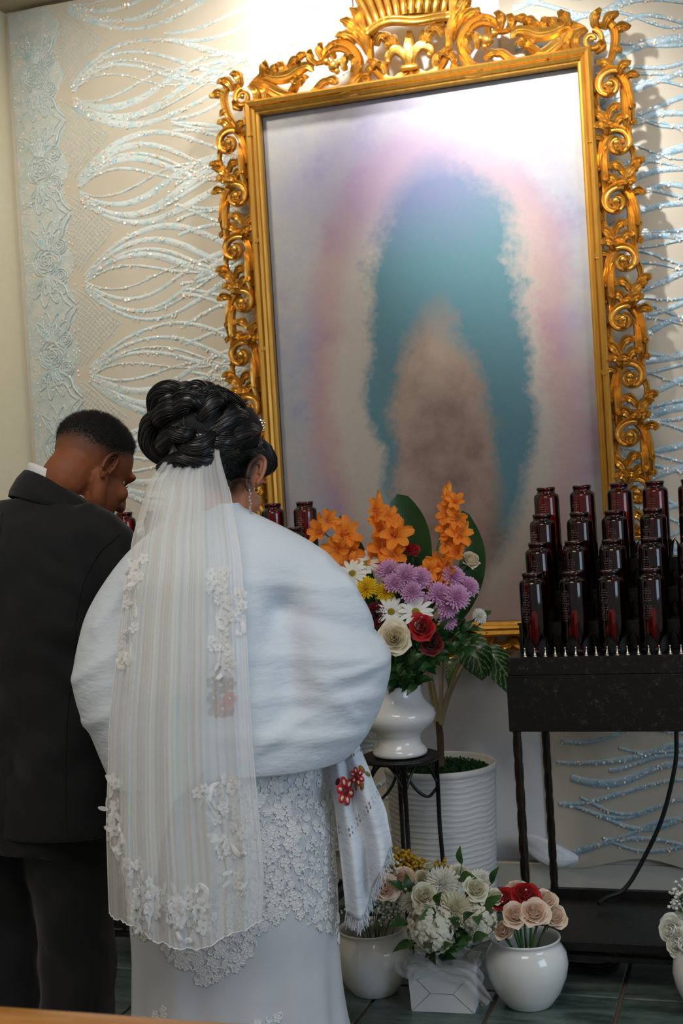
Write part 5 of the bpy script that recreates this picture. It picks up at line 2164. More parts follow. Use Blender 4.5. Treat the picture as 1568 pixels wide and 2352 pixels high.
def tiny_sprig(name, label, cat, base, tips, n, mat, r, spread, group):
    t = thing(name, label, cat, base, 0, group)
    B_ = Vector(base)
    st_, bl_ = MB(), MB()
    for tip in tips:
        v = Vector(tip) - B_
        st_.tube(spline([(0, 0, 0), v * .55 + Vector((0, 0, .015)), v], 8), .0012, n=4)
        for k in range(n):
            d = Vector((random.gauss(0, 1), random.gauss(0, 1), random.gauss(.1, 1))).normalized() * spread * random.uniform(.25, 1)
            c = v + d
            rr = r * random.uniform(.7, 1.2)
            bl_.ell(c, (rr, rr, rr * .85), nu=4, nv=6)
            if k % 2 == 0:
                st_.tube([v * .9, c], .0006, n=3, cap=False)
    st_.build('stem', MT['stem'], t)
    stuff(bl_.build('tiny_bloom', MT[mat], t))
    return t


for i, p in enumerate(GYP):
    tiny_sprig('gypsophila_sprig', 'sprig of tiny white gypsophila around the peach roses', 'gypsophila', (-1.072 + random.uniform(-.01, .01), -.97, .05), [p], 42, 'white', .0042, .038,
               'gypsophila around the peach roses')
for i, p in enumerate(GOLD):
    tiny_sprig('goldenrod_sprig', 'sprig of small yellow goldenrod in the small pot behind the gift box', 'goldenrod', (-.893 + random.uniform(-.01, .01), -.858, .07), [p], 60, 'gold_fl', .0048, .030,
               'goldenrod in the small pot')
for i, p in enumerate(LIS):
    flower('lisianthus', 'white lisianthus bloom in the pot in front of the candle rack', 'lisianthus', 'rose2_white', p, (-.4, -.8, .3), .040, (-.175, -.985, .04), 'lisianthus in front of the rack')
for i, p in enumerate(LGYP):
    tiny_sprig('gypsophila_sprig', 'sprig of tiny white gypsophila behind the white lisianthus', 'gypsophila', (-.175, -.98, .05), [p], 45, 'white', .0045, .035,
               'gypsophila behind the lisianthus')
# ribbon-wrapped handle of the rose bouquet in the pot
q = MB()
q.lathe([(.0, 0), (.018, 0), (.019, .004), (.017, .05), (.019, .10), (.0185, .104), (.016, .10), (0, .10)], 20)
t = thing('ribbon_wrap', 'white ribbon wrapped round the rose stems inside the round pot', 'ribbon', (-.655, -.985, .042))
q.build('wrap', MT['ribbon_white'], t)
# cellophane round the box bouquet and sleeve in the left pot


def cello(name, label, base, rows, n=40, wav=.012):
    t = thing(name, label, 'wrapping', base)
    mb = MB()
    pts = []
    for (r, z) in rows:
        for k in range(n):
            a = 2 * PI * k / n
            rr = r * (1 + wav / .05 * .25 * math.sin(5 * a + z * 30) + .06 * math.sin(11 * a + z * 50))
            pts.append((rr * math.cos(a), rr * math.sin(a), z + .010 * math.sin(4 * a) * (r / .1)))
    mb.grid(pts, len(rows), n, cv=True)
    mb.build('film', MT['cello'], t)


cello('cellophane_wrap', 'clear cellophane gathered round the white bouquet above the gift box', (-.862, -1.018, .115), [(.055, 0), (.05, .012), (.07, .035), (.095, .065), (.112, .10)])
cello('cellophane_sleeve', 'clear cellophane sleeve round the peach rose stems beside the wedding dress', (-1.066, -.972, .10), [(.030, -.05), (.034, .03), (.055, .08), (.075, .12)])
# ================================================================ people
from mathutils.bvhtree import BVHTree


def head_matrix(C, yaw, pitch, tilt=0.0, sc=1.0):
    """person frame: x right, y forward, z up; yaw to the right and pitch down in degrees"""
    Rm = Matrix.Rotation(math.radians(-yaw), 4, 'Z') @ Matrix.Rotation(math.radians(-pitch), 4, 'X') @ Matrix.Rotation(math.radians(tilt), 4, 'Y')
    return Matrix.Translation(Vector(C)) @ Rm @ Matrix.Scale(sc, 4)


def head_pieces(H):
    q = MB()
    q.ell((0, -.012, .03), (.074, .095, .085), nu=16, nv=24)
    q.ell((0, .032, -.042), (.060, .062, .075), nu=14, nv=20)
    q.ell((0, .066, -.098), (.022, .019, .019))
    for s in (-1, 1):
        capsule_chain(q, [(s * .060, -.005, -.035), (s * .050, .020, -.075), (s * .022, .058, -.098)], [.018, .018, .016], n=10)
        q.ell((s * .036, .066, -.026), (.024, .022, .022))
        q.ell((s * .011, .100, -.036), (.009, .011, .008))
    capsule_chain(q, [(0, .086, .012), (0, .100, -.012), (0, .109, -.033)], [.009, .011, .0125], n=10)
    q.ell((0, .078, .026), (.052, .016, .012))
    q.ell((0, .090, -.064), (.023, .010, .006))
    q.ell((0, .088, -.075), (.020, .010, .007))
    return q.xform(H)


def ear(mb, H, s, flare=28):
    """outer ear: dished plate with rolled rim and lobe"""
    q = MB()
    n = 26
    rim = []
    for k in range(n):
        a = 2 * PI * k / n
        x = .0165 * math.cos(a) * (1.15 if math.cos(a) < 0 else .80) * (1 - .22 * (math.sin(a) < 0) * abs(math.sin(a)))
        z = .0325 * math.sin(a)
        rim.append((x, z))
    pts = []
    for (f, dep) in ((0, -.001), (.35, -.003), (.62, .001), (.80, .0035), (.95, .005), (1.04, .0035), (1.0, -.001), (.8, -.004), (.4, -.008)):
        for (x, z) in rim:
            pts.append((dep, x * f, z * f))
    q.grid(pts, 9, n, cv=True)
    q.tube([(.005, rim[k][0], rim[k][1]) for k in range(-2, 17)], [.0030 + .0012 * math.sin(PI * (k + 2) / 18) for k in range(-2, 17)], n=8)
    q.tube([(.0035, rim[k][0] * .62, rim[k][1] * .62) for k in range(1, 18)], .0022, n=6)
    q.ell((.002, .004, -.027), (.0050, .0085, .0085))
    q.ell((.004, .012, -.006), (.0035, .0035, .006))
    if s < 0:
        q = mirrored(q, Matrix.Scale(-1, 4, (1, 0, 0)))
    Rr = Matrix.Rotation(math.radians(s * flare), 4, 'Z') @ Matrix.Rotation(math.radians(-14), 4, 'X')
    mb.merge(q, H @ Matrix.Translation((s * .0775, -.012, -.008)) @ Rr)


def hand(q, wrist, d, up_, side):
    """palm, four bent fingers of unequal length and a thumb from the side of the palm"""
    d, up_ = Vector(d).normalized(), Vector(up_).normalized()
    a = d.cross(up_).normalized() * side
    up_ = a.cross(d).normalized() * side
    w = Vector(wrist)
    capsule_chain(q, [w, w + d * .04, w + d * .075], [.026, .034, .032], n=12, flat=.55, up=up_)
    for k, L in enumerate((.068, .078, .073, .058)):
        b = w + d * .075 + a * (.028 - .0185 * k)
        capsule_chain(q, [b, b + d * L * .45 + up_ * .004, b + d * L * .8 - up_ * .006, b + d * L - up_ * .018], [.0088, .0082, .0075, .0062], n=8, per=3)
    b = w + d * .025 + a * .026
    capsule_chain(q, [b, b + d * .022 + a * .018, b + d * .048 + a * .022, b + d * .065 + a * .016], [.0115, .0105, .0095, .0075], n=8, per=3)


def add_face(me_mb, H):
    for s in (-1, 1):
        me_mb.ell(H @ Vector((s * .031, .0590, .001)), (.0115,) * 3, nu=8, nv=10, mi=1)
        P = [H @ Vector((s * x, .0815 - .25 * (x - .02) ** 2 * 20, z)) for (x, z) in ((.014, .021), (.024, .026), (.036, .027), (.050, .020))]
        me_mb.tube(spline(P, 9), [.0022, .0032, .0034, .0034, .0032, .003, .0026, .002, .0012], n=6, mi=2)
        P = [H @ Vector((s * x, .0770 - .3 * (x - .03) ** 2 * 20, z)) for (x, z) in ((.020, -.001), (.031, -.004), (.043, -.001))]
        me_mb.tube(spline(P, 7), .0012, n=5, mi=2)


def finish_body(name, blobme, extra, mats, parent, attr=None):
    """append extra pieces (ears, eyes) to the body surface and store the hairline attribute"""
    n = len(blobme.vertices)
    co = np.empty(n * 3)
    blobme.vertices.foreach_get('co', co)
    mb = MB()
    mb.v = [tuple(p) for p in co.reshape(-1, 3)]
    mb.f = [tuple(p.vertices) for p in blobme.polygons]
    mb.m = [0] * len(mb.f)
    bpy.data.meshes.remove(blobme)
    mb.merge(extra)
    me = mb.mesh(name)
    if attr is not None:
        A = me.attributes.new('hairline', 'FLOAT', 'POINT')
        A.data.foreach_set('value', [attr(Vector(p)) for p in mb.v])
    o = mkobj(name, me, mats, parent)
    return o


def caster(o):
    me = o.data
    bv = BVHTree.FromPolygons([v.co.copy() for v in me.vertices], [tuple(p.vertices) for p in me.polygons])

    def f(x, z, y0=-1.2):
        hit = bv.ray_cast(Vector((x, y0, z)), Vector((0, 1, 0)))
        return hit[0], hit[1]
    return f


def sstep(a, b, x):
    t = min(1, max(0, (x - a) / (b - a)))
    return t * t * (3 - 2 * t)


def rings(mb, tab, n=40, power=2.0, M_=None):
    """closed stack of oval sections: (z, cx, cy, hw, back, front)"""
    pts = []
    for (z, cx_, cy_, hw_, db, df) in tab:
        for k in range(n):
            a = 2 * PI * k / n
            c, s = math.cos(a), math.sin(a)
            x = cx_ + hw_ * math.copysign(abs(c) ** (2 / power), c)
            y = cy_ + (df if s > 0 else db) * math.copysign(abs(s) ** (2 / power), s)
            pts.append((x, y, z))
    if M_ is not None:
        pts = [M_ @ Vector(p) for p in pts]
    b0_ = len(mb.v)
    mb.grid(pts, len(tab), n, cv=True)
    mb.f.append(tuple(b0_ + k for k in range(n - 1, -1, -1)))
    mb.f.append(tuple(b0_ + (len(tab) - 1) * n + k for k in range(n)))
    mb.m += [0, 0]


def smooth_tab(tab, n):
    out = []
    z0, z1 = tab[0][0], tab[-1][0]
    P = [Vector((i,)) if False else q for i, q in enumerate(tab)]
    for i in range(n):
        u = i / (n - 1) * (len(tab) - 1)
        k = min(int(u), len(tab) - 2)
        t = u - k
        p0, p1, p2, p3 = tab[max(k - 1, 0)], tab[k], tab[k + 1], tab[min(k + 2, len(tab) - 1)]
        out.append(tuple(.5 * (2 * b_ + (c - a) * t + (2 * a - 5 * b_ + 4 * c - d) * t * t + (3 * b_ - a - 3 * c + d) * t ** 3) for a, b_, c, d in zip(p0, p1, p2, p3)))
    return out


# ---------------------------------------------------------------- groom
GO = Vector((-1.541, -1.868, 0)) + F0 * .085 - R_ * .018
gm = thing('person', 'man in a charcoal grey suit with cropped black hair, head bowed, standing beside the bride', 'person', GO, TH)
HG = head_matrix((.160, .055, 1.452), 45, 37, -2, 1.03)
YG = Matrix.Translation((.035, .0, 0)) @ Matrix.Rotation(math.radians(-26), 4, 'Z')       # torso turned to the right


def yg(*p):
    return YG @ Vector(p)


LG = Matrix.Translation((-.015, .0, 0)) @ Matrix.Rotation(math.radians(-18), 4, 'Z')


def lg(*p):
    return LG @ Vector(p)


q = head_pieces(HG)
capsule_chain(q, [HG @ Vector((0, -.035, -.01)), HG @ Vector((0, -.045, -.06)), (.088, .026, 1.40), yg(.03, .0, 1.30)], [.058, .056, .056, .066], n=16)
rings(q, [(.80, 0, 0, .165, .115, .115), (.95, 0, 0, .155, .11, .11), (1.15, 0, 0, .175, .115, .12), (1.28, 0, 0, .165, .10, .10), (1.34, 0, 0, .09, .07, .07)], 28, 2.2, YG)
for s in (-1, 1):
    capsule_chain(q, [yg(s * .165, 0, 1.27), yg(s * .222, .03, 1.18), yg(s * .235, .065, 1.03), yg(s * .15, .19, 1.04), yg(s * .07, .30, 1.08)], [.040, .040, .036, .034, .026], n=12)
    hand(q, yg(s * .06, .31, 1.085), YG.to_3x3() @ Vector((-s * .25, .75, .55)), (s * .9, .2, .3), s)
    capsule_chain(q, [lg(s * .085, 0, .82), lg(s * .090, .01, .46), lg(s * .090, -.015, .08)], [.085, .062, .045], n=12)
    capsule_chain(q, [lg(s * .090, -.03, .05), lg(s * .094, .12, .04)], [.030, .028], n=10)
bm = blob(q, .0055, 3)
ex_ = MB()
ear(ex_, HG, 1, 18)
ear(ex_, HG, -1)
add_face(ex_, HG)
HGi = HG.inverted()


def groom_hair(p):
    if p.z < 1.30:
        return 0.0
    l = HGi @ p
    if l.z < -.09:
        return 0
    lim = -.030 + max(0, l.y + .02) * .75                     # sides and nape
    v = sstep(lim, lim + .085, l.z)
    v *= 1 - sstep(.060, .078, l.y) * (1 - sstep(.055, .075, l.z))
    v *= 1 - sstep(.078, .092, l.y)
    return .12 * sstep(lim - .02, lim + .03, l.z) * (l.y < .05) + .86 * v


gb = finish_body('body', bm, ex_, [MT['skin_m'], MT['eye'], MT['hairblack']], gm, groom_hair)
# cropped hair standing on the scalp
me = gb.data
hb = MB()
rd = random.Random(5)
hv = []
for v in me.vertices:
    g = groom_hair(v.co)
    if v.co.z > 1.36 and g > .50:
        hv.append((v.co.copy(), v.normal.copy(), g))
upH = (HG.to_3x3() @ Vector((0, .35, .9))).normalized()
for k in range(15000):
    c, nn2, g = hv[rd.randrange(len(hv))]
    if rd.random() > g * 1.2:
        continue
    jit = Vector((rd.uniform(-1, 1), rd.uniform(-1, 1), rd.uniform(-1, 1)))
    t1 = nn2.orthogonal().normalized()
    p = c + (jit - nn2 * jit.dot(nn2)) * .0035 - nn2 * .0005
    L = .002 + .0135 * sstep(.55, .95, g) * rd.uniform(.7, 1.1)
    d = (nn2 * .9 + upH * .45 + jit * .28).normalized()
    t1 = d.orthogonal().normalized()
    t2 = d.cross(t1)
    r0 = .00055
    hb.add([p + t1 * r0, p - t1 * r0 * .5 + t2 * r0 * .87, p - t1 * r0 * .5 - t2 * r0 * .87, p + d * L], [(0, 1, 3), (1, 2, 3), (2, 0, 3)])
stuff(hb.build('cropped_hair', MT['shortblack'], gm))

# jacket
q = MB()
tabJ = smooth_tab([(.655, 0, 0, .205, .145, .14), (.78, 0, 0, .212, .148, .145), (.95, 0, 0, .195, .135, .14), (1.10, 0, 0, .203, .140, .145), (1.20, 0, 0, .208, .138, .14),
                   (1.28, 0, 0, .200, .122, .125), (1.335, .0, 0, .175, .098, .10), (1.368, .0, .004, .122, .078, .08), (1.392, .0, .010, .085, .066, .065)], 40)
rings(q, tabJ, 44, 2.25, YG)
for s in (-1, 1):
    capsule_chain(q, [yg(s * .150, 0, 1.325), yg(s * .190, .004, 1.29), yg(s * .222, .03, 1.18), yg(s * .235, .065, 1.03), yg(s * .15, .19, 1.04), yg(s * .075, .29, 1.075)], [.052, .062, .066, .060, .054, .044], n=16)


def jack_fold(co, no):
    out = np.zeros_like(co)
    for i in range(len(co)):
        x, y, z = co[i]
        d = .013 * nz(x * 7 + z * 5, y * 6, z * 9 - x * 6) + .0065 * nz(x * 16, y * 14, z * 22 + x * 12)
        # pull lines towards the armhole
        d += .011 * math.sin(60 * (z + .55 * x)) * math.exp(-((z - 1.09) / .07) ** 2) * sstep(-.1, .15, x) * .6
        d *= .35 + .65 * sstep(.70, .85, z) * (1 - .6 * sstep(1.2, 1.35, z))
        out[i] = no[i] * d
    return out


jm = blob(q, .0075, 5, jack_fold)
jk = mkobj('suit_jacket', jm, MT['suit'], gm)
jk['label'] = 'charcoal grey suit jacket'
# open the neck: the collar covers it
jc = caster(jk)


def seam(o_parent, pts, cast, r=.0013, mat='suit_seam', name='seam'):
    P = []
    for p in spline([(a[0], 0, a[1]) for a in pts], 26):
        h, nn3 = cast(p.x, p.z)
        if h is not None:
            P.append(h + Vector((0, -.0004, 0)))
    mb = MB()
    mb.tube(P, r, n=5)
    return mb.build(name, MT[mat], o_parent)


seam(jk, [(.243, 1.300), (.195, 1.26), (.164, 1.203), (.146, 1.13), (.142, 1.075)], jc, .0018, name='armhole_seam')
seam(jk, [(.143, 1.08), (.119, .967), (.106, .83), (.098, .668)], jc, .0016, name='side_seam')
seam(jk, [(-.02, 1.36), (-.035, 1.15), (-.045, .95), (-.05, .668)], jc, .0012, name='back_seam')


# collars: bands round the neck on a ring that dips to the right where the head bows
def collar(name, mat, rows, a0, a1, th):
    """rows: (radius, drop below the ring)"""
    mb = MB()
    nu = 48
    pts = []
    for i in range(nu):
        a = math.radians(a0 + (a1 - a0) * i / (nu - 1))
        dx, dy = math.cos(a), math.sin(a)
        for (r, dr) in rows:
            x, y = .090 + r * dx, .026 + r * .95 * dy
            xr_ = .090 + rows[0][0] * dx
            z = 1.418 - .62 * (xr_ - .090) - .28 * (rows[0][0] * .95 * dy) - dr
            pts.append((x, y, z))
    mb.grid(pts, nu, len(rows))
    o = mb.build(name, MT[mat], gm)
    o.modifiers.new('s', 'SOLIDIFY').thickness = th
    return o


collar('shirt_collar', 'shirt', [(.0635, -.010), (.066, -.002), (.071, .025), (.075, .045)], -230, 50, .003)
collar('jacket_collar', 'suit', [(.072, .016), (.077, .015), (.092, .030), (.108, .054), (.112, .068)], -225, 40, .004)
# trousers
q = MB()
LG = Matrix.Translation((-.015, .0, 0)) @ Matrix.Rotation(math.radians(-18), 4, 'Z')


def lg(*p):
    return LG @ Vector(p)


rings(q, smooth_tab([(.62, 0, 0, .175, .125, .12), (.72, 0, 0, .185, .130, .125), (.85, 0, 0, .170, .118, .118), (.95, 0, 0, .155, .112, .112)], 12), 32, 2.2, LG)
for s in (-1, 1):
    capsule_chain(q, [lg(s * .088, 0, .78), lg(s * .090, .01, .55), lg(s * .092, .015, .42), lg(s * .090, -.01, .22), lg(s * .090, -.02, .075)], [.105, .096, .088, .086, .090], n=18)


def tr_fold(co, no):
    out = np.zeros_like(co)
    for i in range(len(co)):
        x, y, z = co[i]
        d = .010 * (abs(nz(x * 5 - z * 3, y * 5, z * 5 + x * 6)) - .2) + .006 * nz(x * 10 + z * 9, y * 8, z * 13 - x * 9)
        d += .006 * math.sin(34 * (z - .7 * x)) * (.5 + .5 * nz(x * 4, y * 4, z * 4))
        out[i] = no[i] * d * sstep(.10, .2, z)
    return out


tm = blob(q, .0085, 4, tr_fold)
tr = mkobj('trousers', tm, MT['suit'], gm)
for s in (-1, 1):
    q = MB()
    capsule_chain(q, [lg(s * .090, -.045, .040), lg(s * .092, .04, .045), lg(s * .098, .15, .036), lg(s * .10, .20, .030)], [.038, .044, .040, .028], n=14, flat=.85, up=(0, 0, 1))
    o = q.build('shoe', MT['shoe'], gm)
# ---------------------------------------------------------------- bride
BO = Vector((-1.109, -1.886, 0))
br = thing('person', 'woman in a white lace wedding dress, tulle veil and shawl, dark hair pinned up', 'person', BO, TH)
HB = head_matrix((.050, .045, 1.412), 32, 30, 0, 1.04)
HBi = HB.inverted()
q = head_pieces(HB)
capsule_chain(q, [HB @ Vector((0, -.03, -.01)), HB @ Vector((0, -.045, -.07)), (.045, .0, 1.31), (.045, .0, 1.24)], [.054, .052, .056, .09], n=16)
rings(q, [(.80, .03, 0, .165, .12, .12), (.95, .03, 0, .145, .10, .12), (1.12, .04, 0, .165, .11, .14), (1.22, .045, 0, .14, .08, .08), (1.30, .045, 0, .07, .055, .055)], 28, 2.2)
for s in (-1, 1):
    capsule_chain(q, [(.045 + s * .125, .0, 1.20), (.05 + s * .20, .06, 1.02), (.05 + s * .06, .24, 1.06)], [.042, .040, .028], n=12)
    hand(q, (.05 + s * .055, .27, 1.065), (-s * .25, .75, .55), (s * .9, .2, .3), s)
    capsule_chain(q, [(.028 + s * .085, 0, .82), (.028 + s * .085, .01, .46), (.028 + s * .08, 0, .07)], [.105, .07, .045], n=12)
    capsule_chain(q, [(.028 + s * .08, -.02, .045), (.028 + s * .085, .12, .035)], [.032, .028], n=10)
bm = blob(q, .0055, 3)
ex_ = MB()
ear(ex_, HB @ Matrix.Scale(1.2, 4), 1, -6)
ear(ex_, HB, -1)
add_face(ex_, HB)


def bride_hairline(p):
    if p.z < 1.24:
        return 0
    l = HBi @ p
    v = sstep(-.10, -.05, l.z) * (1 - sstep(-.025, .0, l.y))
    v = max(v, sstep(.02, .05, l.z) * (1 - sstep(.055, .075, l.y - .4 * (l.z - .05))))
    return v * .93


finish_body('body', bm, ex_, [MT['skin_f'], MT['eye'], MT['hairblack']], br, bride_hairline)

# ---- hair: cap with combed strands, crown of curls
cap = MB()
cap.ell((0, -.020, .036), (.0815, .096, .088), nu=14, nv=22)
cap.ell((0, -.066, -.030), (.060, .042, .055), nu=10, nv=16)
for s in (-1, 1):
    cap.ell((s * .050, .040, .060), (.036, .046, .034), nu=10, nv=14)
    cap.ell((s * .064, .030, .040), (.022, .032, .030), nu=10, nv=14)
cap.ell((0, .055, .085), (.055, .035, .030), nu=10, nv=14)
cap.xform(HB)
UC, UR = Vector((.010, -.050, 1.500)), (.080, .080, .082)          # the pinned-up mass
cap.ell(UC, (UR[0] * 1.0, UR[1] * 1.0, UR[2] * 1.0), nu=14, nv=20)
cap.ell((.085, -.005, 1.505), (.060, .06, .055), nu=10, nv=14)
hm = blob(cap, .006, 4)
hair = mkobj('hair', hm, MT['haircap'], br)
hbv = BVHTree.FromPolygons([v.co.copy() for v in hm.vertices], [tuple(p.vertices) for p in hm.polygons])


def onhair(p, off=0.0):
    loc_, no_, _, _ = hbv.find_nearest(Vector(p))
    return loc_ + no_ * off, no_


rd = random.Random(21)


def lock(path, R, ns=16, tw=2.2, r=.0011, tap=True):
    ns = 30
    """one curl: a twisted bundle of strands along the path"""
    P = spline(path, 26)
    mb = MB()
    ups = []
    prev = None
    for i in range(26):
        t = (P[min(i + 1, 25)] - P[max(i - 1, 0)]).normalized()
        b_ = t.orthogonal() if prev is None else (prev - t * prev.dot(t))
        b_.normalize()
        prev = b_
        ups.append((b_, t.cross(b_)))
    core = []
    for i in range(26):
        s = i / 25
        core.append(R * (.35 + .65 * math.sin(PI * (.08 + .86 * s))) if tap else R)
    mb.tube(P, [c * .93 for c in core], n=10)
    for k in range(ns):
        a0 = 2 * PI * k / ns + rd.uniform(-.2, .2)
        rr = rd.uniform(.90, 1.02)
        pts = []
        for i in range(26):
            a = a0 + tw * i / 25
            pts.append(P[i] + (ups[i][0] * math.cos(a) + ups[i][1] * math.sin(a)) * core[i] * rr)
        mb.tube(pts, r, n=4, cap=False)
    return mb


locks = []
# big rolled loops over the pinned-up mass, drawn on its back and sides
spec = [(-70, 50, 20, 62, .019), (-100, 62, -30, 58, .018), (-30, 60, 60, 60, .017), (-140, 45, -70, 70, .017), (-155, 10, -100, 38, .019), (-120, 20, -60, 30, .021),
        (-75, 15, -20, 32, .020), (-40, 5, 15, 28, .018), (-150, -25, -105, 8, .017), (-110, -18, -55, -4, .020), (-65, -22, -12, 0, .019), (-165, 40, -120, 70, .016),
        (-90, 78, 60, 76, .016), (-20, 35, 50, 45, .016), (-130, -42, -70, -38, .015), (-50, -40, 5, -22, .015), (-95, 38, -45, 50, .017), (-178, 18, -150, 55, .016),
        (175, -8, -140, -20, .015), (-85, -2, -125, 5, .016)]
for (a0, e0, a1, e1, R) in spec:
    pts = []
    n = 6
    bend = rd.uniform(-16, 16)
    for i in range(n):
        s = i / (n - 1)
        a = math.radians(a0 + (a1 - a0) * s)
        e = math.radians(e0 + (e1 - e0) * s + bend * math.sin(PI * s))
        f = .93 + .20 * math.sin(PI * s)
        pts.append(UC + Vector((UR[0] * f * math.cos(e) * math.cos(a), UR[1] * f * math.cos(e) * math.sin(a), UR[2] * f * math.sin(e))))
    locks.append(lock(pts, R, 18, rd.uniform(1.2, 2.8)))
# large visible loop at the crown and long braid-like sweeps to the right
for path, R in (([(-.070, -.075, 1.535), (-.062, -.085, 1.575), (-.030, -.088, 1.590), (.000, -.085, 1.575), (.005, -.092, 1.545)], .016),
                ([(-.050, -.07, 1.440), (-.080, -.07, 1.475), (-.078, -.08, 1.52), (-.05, -.10, 1.545)], .018),
                ([(-.060, -.09, 1.43), (-.02, -.125, 1.445), (.03, -.125, 1.44), (.07, -.10, 1.445)], .017),
                ([(.02, -.12, 1.475), (.06, -.105, 1.50), (.095, -.085, 1.525), (.115, -.05, 1.53)], .016),
                ([(.04, -.115, 1.455), (.08, -.098, 1.475), (.118, -.065, 1.495), (.135, -.02, 1.50)], .017),
                ([(.01, -.10, 1.56), (.05, -.085, 1.575), (.085, -.06, 1.565), (.11, -.02, 1.55)], .015)):
    locks.append(lock(path, R, 18, 2.6))
for l in locks:
    l.build('curl', MT['hairblack'], hair)
# combed strands from the temple and forehead back into the curls
st_ = MB()
for k in range(260):
    s = rd.random()
    side = 1 if rd.random() < .8 else -1
    # start along the hairline: nape -> behind the ear -> temple -> forehead
    tab_ = [(0, -.03, -.095, -.065), (.25, -.055, -.080, -.055), (.45, -.073, -.035, -.02), (.6, -.078, .02, .035), (.75, -.070, .06, .045), (.9, -.04, .085, .075), (1, 0, .088, .095)]
    v = lerp_tab(tab_, s)
    stt = HB @ Vector((-v[0] * side, v[1], v[2]))
    end = UC + Vector((rd.uniform(-.02, .06), rd.uniform(-.02, .05), rd.uniform(-.03, .05)))
    pts = []
    for i in range(12):
        f = i / 11
        p = stt.lerp(end, f * .8)
        h_, n_ = onhair(p, .0012 + .003 * math.sin(PI * f))
        pts.append(h_)
    st_.tube(pts, [.0013] * 11 + [.0006], n=4, cap=False)
# the glossy roll over the temple
for k in range(40):
    a = k / 40 * 2 * PI
    P = []
    for (x, y, z, R) in ((.052, -.005, .070, .018), (.070, .020, .062, .024), (.074, .045, .045, .022), (.060, .070, .055, .016)):
        P.append(HB @ Vector((x + R * .55 * math.cos(a), y, z + R * math.sin(a))))
    st_.tube(spline(P, 12), .0014, n=4, cap=False)
stuff(st_.build('combed_strand', MT['hairblack'], hair))
# loose flyaway hairs
fl = MB()
for k in range(70):
    a, e = rd.uniform(-3.1, .6), rd.uniform(-.6, 1.2)
    c = UC + Vector((UR[0] * math.cos(e) * math.cos(a), UR[1] * math.cos(e) * math.sin(a), UR[2] * math.sin(e))) * 1.0
    d = (c - UC).normalized()
    j = Vector((rd.uniform(-1, 1), rd.uniform(-1, 1), rd.uniform(-1, 1))) * .6
    fl.tube(spline([c, c + d * .018 + j * .012, c + d * .022 + j * .035], 6), .00035, n=3, cap=False)
stuff(fl.build('flyaway_hair', MT['hairblack'], hair))
# hair jewel and drop earring
jw = MB()
for k in range(5):
    p, n_ = onhair((.142 + .002 * k, -.02 + .004 * k, 1.518 - .005 * k), .004)
    jw.ell(p, (.0026,) * 3, nu=4, nv=6)
    jw.ell(p + Vector((rd.uniform(-.005, .005), 0, rd.uniform(-.005, .005))), (.0016,) * 3, nu=4, nv=6)
jw.build('hair_jewel', MT['crystal_w'], br, smooth=False)
er = MB()
lobe = HB @ (Matrix.Scale(1.2, 4) @ Vector((.080, -.014, -.040)))
for k in range(8):
    er.ell(lobe + Vector((.0015 * math.sin(k * 2), -.004, -.007 * k)), (.0024, .0024, .0034), nu=4, nv=6)
er.build('drop_earring', MT['crystal_w'], br, smooth=False)

# ---- dress
DT = [(.0, .03, 0, .315, .36, .25), (.10, .028, 0, .270, .28, .22), (.26, .024, 0, .225, .20, .19), (.40, .0245, 0, .2145, .178, .18), (.50, .0265, 0, .2155, .176, .18),
      (.60, .026, 0, .2175, .180, .18), (.70, .026, 0, .217, .182, .18), (.80, .027, 0, .2145, .176, .175), (.88, .03, 0, .200, .160, .165), (.97, .035, 0, .172, .135, .15), (1.10, .04, 0, .170, .125, .15), (1.2, .045, 0, .15, .10, .12)]
DTS = smooth_tab(DT, 90)
pts = []
n = 120
for (z, cx_, cy_, hw_, db, df) in DTS:
    for k in range(n):
        a = 2 * PI * k / n
        c, s = math.cos(a), math.sin(a)
        fd = sstep(.52, .30, z) if z < .52 else 0
        f = 1 + fd * (.018 * math.sin(9 * a + 1.2 + 2.2 * z) + .012 * math.sin(17 * a - 3 * z)) + .004 * nz(c * 6, s * 6, z * 16)
        # soft drag folds across the hip
        f += .006 * math.sin(70 * z + 6 * c) * math.exp(-((z - .68) / .10) ** 2) * sstep(.2, .9, c)
        pts.append((cx_ + hw_ * f * c, cy_ + (df if s > 0 else db) * f * s, max(.004, z)))
mb = MB()
mb.grid(pts, 90, n, cv=True)
dress = mb.build('dress', MT['dress'], br)
dress['label'] = 'white wedding dress with beaded lace over the hips'
dc = caster(dress)


def surf_frame(h, nn3):
    nn3 = nn3.normalized()
    if nn3.y > 0:
        nn3 = -nn3
    e1 = Vector((1, 0, 0)) - nn3 * nn3.x
    e1.normalize()
    return e1, nn3.cross(e1) * -1, nn3


